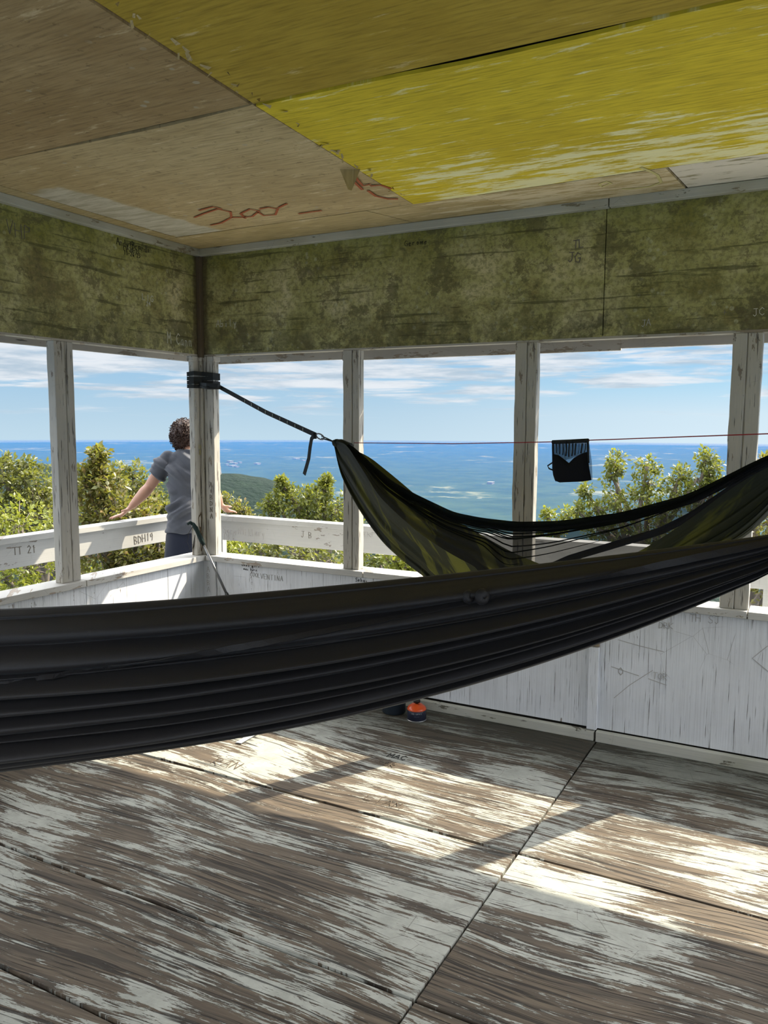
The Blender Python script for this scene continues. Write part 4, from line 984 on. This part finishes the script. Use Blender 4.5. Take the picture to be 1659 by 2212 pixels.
# ------------------------------------------------------------------ trees
def mat_leaf(name, cols):
    t = NT(name); g_ = t.n('ShaderNodeNewGeometry'); 
    stops = [(i/(len(cols)-1), c) for i, c in enumerate(cols)]
    c = t.ramp(g_.outputs['Random Per Island'], stops)
    d = t.n('ShaderNodeBsdfPrincipled'); t.set(d.inputs['Base Color'], c); d.inputs['Roughness'].default_value = .42; d.inputs['Specular IOR Level'].default_value = .45
    tr = t.n('ShaderNodeBsdfTranslucent'); t.set(tr.inputs[0], t.mix(.5, c, (.34,.36,.035)))
    m = t.n('ShaderNodeMixShader'); m.inputs[0].default_value = .38
    t.t.links.new(d.outputs[0], m.inputs[1]); t.t.links.new(tr.outputs[0], m.inputs[2]); t.t.links.new(m.outputs[0], t.out.inputs[0])
    return t.mat
LEAF = {'oak': mat_leaf('oak_leaf', [(0.056,0.075,0.013),(0.103,0.123,0.021),(0.142,0.151,0.030),(0.079,0.099,0.021)]),
        'rust': mat_leaf('rust_leaf', [(0.059,0.067,0.015),(0.119,0.103,0.025),(0.135,0.079,0.021),(0.095,0.103,0.025),(0.158,0.142,0.042),(0.063,0.075,0.017)]),
        'lime': mat_leaf('lime_leaf', [(0.142,0.174,0.017),(0.198,0.214,0.025),(0.166,0.182,0.021),(0.119,0.151,0.021)]),
        'olive': mat_leaf('olive_leaf', [(0.067,0.079,0.021),(0.111,0.115,0.034),(0.087,0.099,0.025),(0.135,0.131,0.042)])}
M_BARK = simple('bark', (.17, .145, .12), .9, .1)
def tree(name, label, blobs, kind, leaf, base=None, dens=1.0, per_spray=8):
    """blobs: (px, py, depth, radius in px)"""
    leaf *= .84; dens *= 1.1
    C3 = [(at(px, py, d), r*d/FPX) for px, py, d, r in blobs]
    c0 = sum((c for c, r in C3), Vector())/len(C3)
    gz = -9.0
    if base is None: base = Vector((c0.x, c0.y+.6, gz))
    T = empty(name, tuple(base), label, 'tree', 'trees below the tower')
    wood = MB(); low = min(c.z for c, r in C3)
    fork = Vector((c0.x, c0.y+.3, low-.9))
    wood.tube([base, base.lerp(fork, .5)+Vector((.15,.1,0)), fork], [.16, .12, .08], 8)
    V = []; Fc = []
    lv = []
    for c, r in C3:
        mid = fork.lerp(c, .55)+Vector((random.uniform(-.15,.15), random.uniform(-.15,.15), .1))
        wood.tube([fork, mid, c], [.055, .035, .016], 6)
        ns = int(dens*(26+420*r*r)); ns = min(ns, 900)
        for q in range(ns):
            a = random.random()*2*PI; cz = random.uniform(-1, 1); sr = math.sqrt(1-cz*cz); d_ = Vector((sr*math.cos(a), sr*math.sin(a), cz))
            rad = r*(random.random()**.42)
            lump = 1+.35*mnoise.noise(d_*2.3+c)
            p = c + d_*rad*lump
            if q % 6 == 0: wood.tube([c.lerp(p, .1), c.lerp(p, .55)+Vector((0,0,-.03)), p], [.008, .005, .0022], 4)
            lv.append((p, d_))
    rng = np.random.RandomState(len(lv)+int(abs(c0.x)*100))
    n = len(lv)*per_spray
    P0 = np.repeat(np.array([tuple(p) for p, d in lv]), per_spray, 0); D0 = np.repeat(np.array([tuple(d) for p, d in lv]), per_spray, 0)
    dr = rng.normal(size=(n, 3))*.75 + D0*.7 + np.array([0,0,-.05]); dr /= np.linalg.norm(dr, axis=1)[:, None]
    up = rng.normal(size=(n, 3))*.6+np.array([0,0,1.]); sd2 = np.cross(dr, up); sd2 /= np.linalg.norm(sd2, axis=1)[:, None]; nn = np.cross(sd2, dr)
    L = leaf*rng.uniform(.65, 1.25, (n, 1)); W2 = L*.27
    st0 = P0+dr*leaf*.25*rng.rand(n, 1)+rng.normal(size=(n,3))*leaf*.35
    a = st0; b_ = st0+dr*L*.45+sd2*W2+nn*W2*.35; c_ = st0+dr*L; d2 = st0+dr*L*.45-sd2*W2+nn*W2*.35; m_ = st0+dr*L*.5
    vs = np.stack([a, b_, c_, d2, m_], 1).reshape(-1, 3)
    idx = np.arange(n)[:, None]*5
    fs = np.concatenate([idx+np.array([[0,1,4]]), idx+np.array([[1,2,4]]), idx+np.array([[0,4,3]]), idx+np.array([[4,2,3]])], 0)
    me = bpy.data.meshes.new('foliage'); me.vertices.add(len(vs)); me.vertices.foreach_set('co', vs.ravel())
    me.loops.add(fs.size); me.loops.foreach_set('vertex_index', fs.ravel().astype(np.int32)); me.polygons.add(len(fs))
    me.polygons.foreach_set('loop_start', np.arange(0, fs.size, 3, dtype=np.int32)); me.update(calc_edges=True); me.materials.append(LEAF[kind])
    o = bpy.data.objects.new('foliage', me); link(o, T)
    wood.build('trunk', M_BARK, T)
    return T
d1 = 10.5
tree('oak_tree', 'tall olive-green oak crown at the far left behind the leftmost post', [(15,1045,d1,55),(70,1060,d1,60),(-40,1060,d1,60),(100,1110,d1,60),(30,1110,d1,70),(0,1005,d1,26),(140,1060,d1+1,45),(150,1130,d1,50),(60,1010,d1,22)], 'olive', .085, dens=1.0)
tree('maple_shrub', 'bright lime-green young tree low at the far left under the railing', [(40,1130,8.2,75),(-30,1150,8.2,60),(110,1150,8.2,45),(60,1230,8,75),(10,1250,8,60),(90,1270,8,50)], 'lime', .065, dens=.9)
tree('dark_oak_tree', 'dark shaded oak with bare limbs low behind the leftmost post', [(130,1240,13.11,70),(190,1230,13.11,70),(20,1215,13.52,70),(80,1310,12.42,80),(180,1300,12.42,80)], 'oak', .08, dens=.8)
tree('russet_oak_tree', 'russet-tinged oak between the leftmost post and the person', [(215,985,9,17),(205,1010,9,26),(235,1045,9,42),(190,1050,9,38),(250,1105,9,62),(200,1120,9,60),(300,1130,9,60),(215,1190,9,70),(300,1210,9,70),(345,1170,9,48),(265,1250,9,60),(350,1240,9,45)], 'rust', .085, dens=1.25)
tree('green_oak_tree', 'yellow-green oak crown rising just left of the person', [(285,1035,11,42),(255,1030,11,32),(310,1065,11,42),(335,1090,11,32),(350,1110,11,28),(280,1085,11,55),(370,1130,11,35)], 'olive', .08, dens=1.1)
tree('thin_russet_tree', 'thin russet treetop just right of the corner post above the railing', [(495,1098,12,28),(475,1085,12,16),(520,1105,12,22),(490,1130,12,40),(535,1115,12,14),(450,1120,12,40)], 'rust', .07, dens=.8)
tree('lime_shrub', 'bright lime shrub in the gap under the railing right of the corner post', [(505,1185,9,45),(470,1195,9,40),(530,1215,9,35)], 'lime', .07, dens=1.2)
tree('round_oak_tree', 'round yellow-green oak behind the railing left of the green hammock end', [(600,1085,10.5,30),(640,1090,10.5,40),(690,1085,10.5,42),(615,1055,10.5,18),(700,1055,10.5,20),(665,1105,10.5,55),(725,1100,10.5,38),(585,1110,10.5,32),(606,1040,10.5,7),(706,1038,10.5,8),(740,1130,10.5,40)], 'oak', .07, dens=1.15)
tree('dark_shrub', 'dark green shrub in the gap under the railing between corner post and next post', [(590,1200,8.5,50),(650,1205,8.5,55),(715,1210,8.5,50),(560,1190,8.5,40)], 'olive', .07, dens=.9)
tree('low_oak_tree', 'oak with lime leaf tufts low behind the hammock left end', [(815,1205,10.88,40),(770,1210,10.88,45),(840,1225,10.88,40),(880,1240,10.88,40)], 'oak', .07, dens=.8)
tree('yellow_tuft_tree', 'bright yellow-green tuft low beside the left side of the green hammock', [(850,1208,7.6,26),(880,1222,7.6,24),(900,1240,7.6,20)], 'lime', .06, dens=1.3)
tree('spreading_oak_tree', 'spreading oak with open branches right of the hanging mesh bag', [(1328,1000,9,25),(1320,1025,9,24),(1398,1008,9,22),(1402,1040,9,34),(1385,1075,9,36),(1470,1028,9,24),(1460,1060,9,30),(1524,990,9,19),(1535,1012,9,28),(1505,1035,9,26),(1265,1062,9,15),(1290,1100,9,30),(1330,1080,9,30),(1250,1105,9,22),(1440,1100,9,44),(1520,1075,9,44),(1350,1130,9,44),(1290,1140,9,40),(1430,1150,9,50),(1520,1140,9,50),(1545,1040,9,22)], 'oak', .06, dens=1.0)
tree('sapling', 'small yellow-green treetop showing above the net between mesh bag and post', [(1182,1112,9.5,13),(1226,1112,9.5,18),(1205,1140,9.5,24),(1170,1150,9.5,20)], 'lime', .055, dens=1.0)
tree('right_oak_tree', 'oak cut by the right edge of the photo beyond the rightmost post', [(1650,1000,6.80,18),(1665,1030,6.80,30),(1660,1130,6.80,45),(1680,1200,6.80,60),(1660,1260,6.80,50),(1700,1100,6.80,50),(1615,1200,7.20,40),(1600,1130,7.20,40)], 'rust', .06, dens=1.0)

# ------------------------------------------------------------------ land below and beyond
def mat_forest(name, c1, c2, c3, s):
    t = NT(name); x, y, z = t.xyz(); P = t.comb(x, y, z)
    v = t.vor(P, s).outputs[0]; n = t.noise(P, s*.3, 5, .65); n2 = t.noise(P, s*3, 4, .7)
    c = t.mix(t.step(n, .35, .65), c1, c2); c = t.mix(t.math('MULTIPLY', t.step(n2, .5, .7), .6), c, c3)
    return t.bsdf(c, .9, .1, t.math('ADD', t.math('MULTIPLY', v, -1.0), n2), 6.0)
def mat_plain():
    t = NT('plain_land'); x, y, z = t.xyz(); P = t.comb(x, y, z)
    n = t.noise(P, .0011, 6, .62, .4); n2 = t.noise(P, .006, 5, .65); n3 = t.noise(P, .03, 3, .6)
    c = t.mix(t.step(n2, .35, .65), (0.0132, 0.0300, 0.0132), (0.0300, 0.0540, 0.0210)); c = t.mix(t.math('MULTIPLY', n3, .5), c, (0.0120, 0.0240, 0.0120))
    m = t.math('MULTIPLY', t.step(n, .55, .62), t.step(n2, .48, .56)); c = t.mix(m, c, t.mix(n3, (0.0800, 0.1040, 0.0480), (0.1600, 0.1600, 0.1040)))
    v = t.vor(P, .004); m2 = t.math('MULTIPLY', t.math('SUBTRACT', 1, t.step(v.outputs[0], .03, .06)), t.step(n, .50, .58)); c = t.mix(m2, c, (.25,.25,.23))
    return t.bsdf(c, .95, .05)
def height(x, y):
    r = math.hypot(x, y); z = -300
    # summit the tower stands on
    hh = 291*math.exp(-(r/520)**2)
    # forested ridge, falling away to the right
    def ridge(cx, cy, dx, dy, sl, sw, h):
        L_ = math.hypot(dx, dy); ux, uy = dx/L_, dy/L_; a = (x-cx)*ux+(y-cy)*uy; b = -(x-cx)*uy+(y-cy)*ux
        return h*math.exp(-(a/sl)**2-(b/sw)**2)
    p = RIDGE
    hh = max(hh, ridge(*p[0]), ridge(*p[1]))
    hh += 5*mnoise.noise(Vector((x*.004, y*.004, 0))) + 2.5*mnoise.noise(Vector((x*.03, y*.03, 1)))*(1 if hh > 20 else 0)
    return z+hh
def dirw(px): d = ray(px, 902); return math.atan2(d.y, d.x)
a1 = dirw(470); a2 = dirw(60)
RIDGE = [(1500*math.cos(a1), 1500*math.sin(a1), -math.sin(a1), math.cos(a1), 430, 400, 208), (2900*math.cos(a2), 2900*math.sin(a2), -math.sin(a2), math.cos(a2), 480, 500, 165)]
tb = MB(); P = []
A0, A1 = dirw(1659+900), dirw(-1300)
rs = [14*(1.038**i) for i in range(1, 200) if 14*(1.038**i) < 12900]+[12900]
NA = 300
for r in [0.5, 7, 14]+rs:
    row = []
    for k in range(NA+1):
        a = A0+(A1-A0)*k/NA; x, y = r*math.cos(a), r*math.sin(a); row.append((x, y, height(x, y)+ (1.2*mnoise.noise(Vector((x*.15,y*.15,0))) if r < 300 else 0)))
    P.append(row)
n1 = next(i for i, r in enumerate([.5,7,14]+rs) if r > 1050)
n2_ = next(i for i, r in enumerate([.5,7,14]+rs) if r > 3700)
tb.grid(P)
terr = tb.build('terrain', [mat_forest('hazy_forest_canopy', (0.0076, 0.0187, 0.0153), (0.0119, 0.0255, 0.0187), (0.0187, 0.0323, 0.0204), .09), mat_plain()])  # canopy greens tinted blue, standing in for haze over the ridge
me = terr.data
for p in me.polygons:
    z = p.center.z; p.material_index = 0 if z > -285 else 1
struct(terr)
# far white buildings of a town on the plain
M_FARW = simple('far_white', (.2,.2,.195), .8)
def zpl(px, py):
    return on(px, py, (0,0,1), -300)
for i, (px, py, w, l) in enumerate([(497,1000,30,14),(508,1003,22,10),(518,1001,18,10),(502,1008,34,8),(511,1010,20,8),(490,1005,16,8),(556,1003,30,8),(640,992,36,8),(655,996,22,8),(1060,1045,26,8)]):
    p = zpl(px, py); b = MB(); b.box((p.x-w/2, p.y-w*.7, -302), (p.x+w/2, p.y+w*.7, -300+l)); b.box((p.x-w/2-2, p.y-w*.7-2, -300+l), (p.x+w/2+2, p.y+w*.7+2, -300+l+2))
    o = b.build('warehouse', M_FARW); setp(o, 'tiny white building far off on the blue plain', 'building', 'white buildings on the plain')
# haze lying over the plain
hz = MB(); n = 96; RZ = 12880
hz.lathe([(0,-299),(RZ,-299),(RZ,-258),(0,-258)], (0,0,0), n)
t = NT('haze'); vs_ = t.n('ShaderNodeVolumeScatter'); vs_.inputs['Color'].default_value = (.06, .32, 1.0, 1); vs_.inputs['Density'].default_value = 4.0e-4; vs_.inputs['Anisotropy'].default_value = 0.0
va_ = t.n('ShaderNodeVolumeAbsorption'); va_.inputs['Color'].default_value = (.62, .52, .44, 1); va_.inputs['Density'].default_value = 1.3e-3
ad_ = t.n('ShaderNodeAddShader'); t.t.links.new(vs_.outputs[0], ad_.inputs[0]); t.t.links.new(va_.outputs[0], ad_.inputs[1])
t.t.links.new(ad_.outputs[0], t.out.inputs['Volume'])
hzo = hz.build('haze', t.mat); struct(hzo)
try: t.mat.cycles.homogeneous_volume = True
except Exception: pass

# ------------------------------------------------------------------ light
SUN = Vector((.51, .957, 1)).normalized()
sd = bpy.data.lights.new('sun', 'SUN'); sd.energy = 6.3; sd.angle = .0093; sd.color = (1, .88, .68)
so = bpy.data.objects.new('sun', sd); so.rotation_euler = SUN.to_track_quat('Z', 'Y').to_euler(); so.location = (0,0,20); COL.objects.link(so)
w = bpy.data.worlds.new('sky'); sc.world = w; w.use_nodes = True; wt = w.node_tree; wt.nodes.clear()
class WT(NT):
    def __init__(s, tree): s.t = tree
W_ = WT(wt)
tc = W_.n('ShaderNodeTexCoord'); sp = W_.n('ShaderNodeSeparateXYZ'); W_.set(sp.inputs[0], tc.outputs['Generated'])
dx, dy, dz = sp.outputs
el = W_.math('ARCSINE', dz)                                   # radians above horizon
az = W_.math('ARCTAN2', dx, dy)                               # 0 = +y, positive to the right
elp = el
base = W_.ramp(W_.math('MULTIPLY', W_.math('ADD', elp, .035), 2.5),
   [(0, (.56, .74, .86)), (.06, (.52, .70, .83)), (.12, (.47, .66, .81)), (.21, (.38, .60, .80)), (.33, (.30, .54, .80)), (1, (.20, .40, .75))])
rgt = W_.step(az, -.62, .02)
rc = W_.ramp(W_.math('MULTIPLY', W_.math('ADD', elp, .035), 2.5), [(0, (.74, .88, .97)), (.12, (.70, .86, .96)), (.2, (.50, .77, .95)), (.3, (.30, .62, .93)), (1, (.2, .42, .8))])
base = W_.mix(W_.math('MULTIPLY', rgt, .85), base, rc)
cv = W_.comb(W_.math('MULTIPLY', az, 6.0), W_.math('MULTIPLY', W_.math('POWER', W_.math('MAXIMUM', W_.math('ADD', el, .04), 0.001), .8), 58), 2.0)
cn = W_.noise(cv, 1.0, 8, .60, .35)
lowm = W_.step(el, .018, .075)
left = W_.math('SUBTRACT', 1, W_.step(az, -.45, -.12))
thr = W_.math('ADD', cn, W_.math('ADD', W_.math('MULTIPLY', lowm, .17), W_.math('MULTIPLY', left, .07)))
cm = W_.math('MULTIPLY', W_.step(thr, .56, .72), W_.step(el, .0, .03))
shade = W_.noise(W_.comb(W_.math('MULTIPLY', az, 9), W_.math('MULTIPLY', el, 75), 7), 1.0, 5, .6)
cc = W_.mix(W_.step(shade, .35, .62), (.50, .60, .70), (.88, .90, .93))
skyc = W_.mix(W_.math('MULTIPLY', cm, .85), base, cc)
skyc = W_.mix(1.0, skyc, (.535, .535, .535), 'MULTIPLY')
# broad glow round the sun, above the view, raised to light the interior
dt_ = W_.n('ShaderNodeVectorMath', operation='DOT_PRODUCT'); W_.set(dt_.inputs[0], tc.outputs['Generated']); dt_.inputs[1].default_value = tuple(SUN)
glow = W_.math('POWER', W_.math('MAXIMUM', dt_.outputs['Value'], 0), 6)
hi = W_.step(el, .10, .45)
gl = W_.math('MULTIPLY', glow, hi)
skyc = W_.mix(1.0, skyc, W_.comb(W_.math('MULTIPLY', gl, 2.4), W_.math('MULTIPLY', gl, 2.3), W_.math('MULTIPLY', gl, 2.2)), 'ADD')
# unseen upper sky brightened all round, added to light the interior
sky_fill = W_.math('MULTIPLY', hi, W_.math('MULTIPLY_ADD', W_.step(dt_.outputs['Value'], -.35, .75), .9, 1.35))
skyc = W_.mix(1.0, skyc, W_.comb(sky_fill, sky_fill, sky_fill), 'ADD')
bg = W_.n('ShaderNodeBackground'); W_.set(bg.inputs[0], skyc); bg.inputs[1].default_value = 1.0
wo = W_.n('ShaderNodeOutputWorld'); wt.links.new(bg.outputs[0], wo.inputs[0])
w.cycles.sampling_method = 'MANUAL'; w.cycles.sample_map_resolution = 1024

# ------------------------------------------------------------------ view
vs = sc.view_settings; vs.view_transform = 'Standard'; vs.look = 'None'; vs.gamma = 1; vs.use_curve_mapping = False; vs.exposure = 0.9
cy = sc.cycles; cy.use_denoising = True; cy.max_bounces = 5; cy.diffuse_bounces = 4; cy.glossy_bounces = 1; cy.transmission_bounces = 3; cy.transparent_max_bounces = 12; cy.volume_bounces = 0
cy.sample_clamp_indirect = 6; cy.use_adaptive_sampling = True; cy.adaptive_threshold = .1; cy.caustics_reflective = False; cy.caustics_refractive = False
try: cy.denoiser = 'OPENIMAGEDENOISE'; cy.denoising_input_passes = 'RGB_ALBEDO_NORMAL'; cy.denoising_prefilter = 'ACCURATE'
except Exception: pass
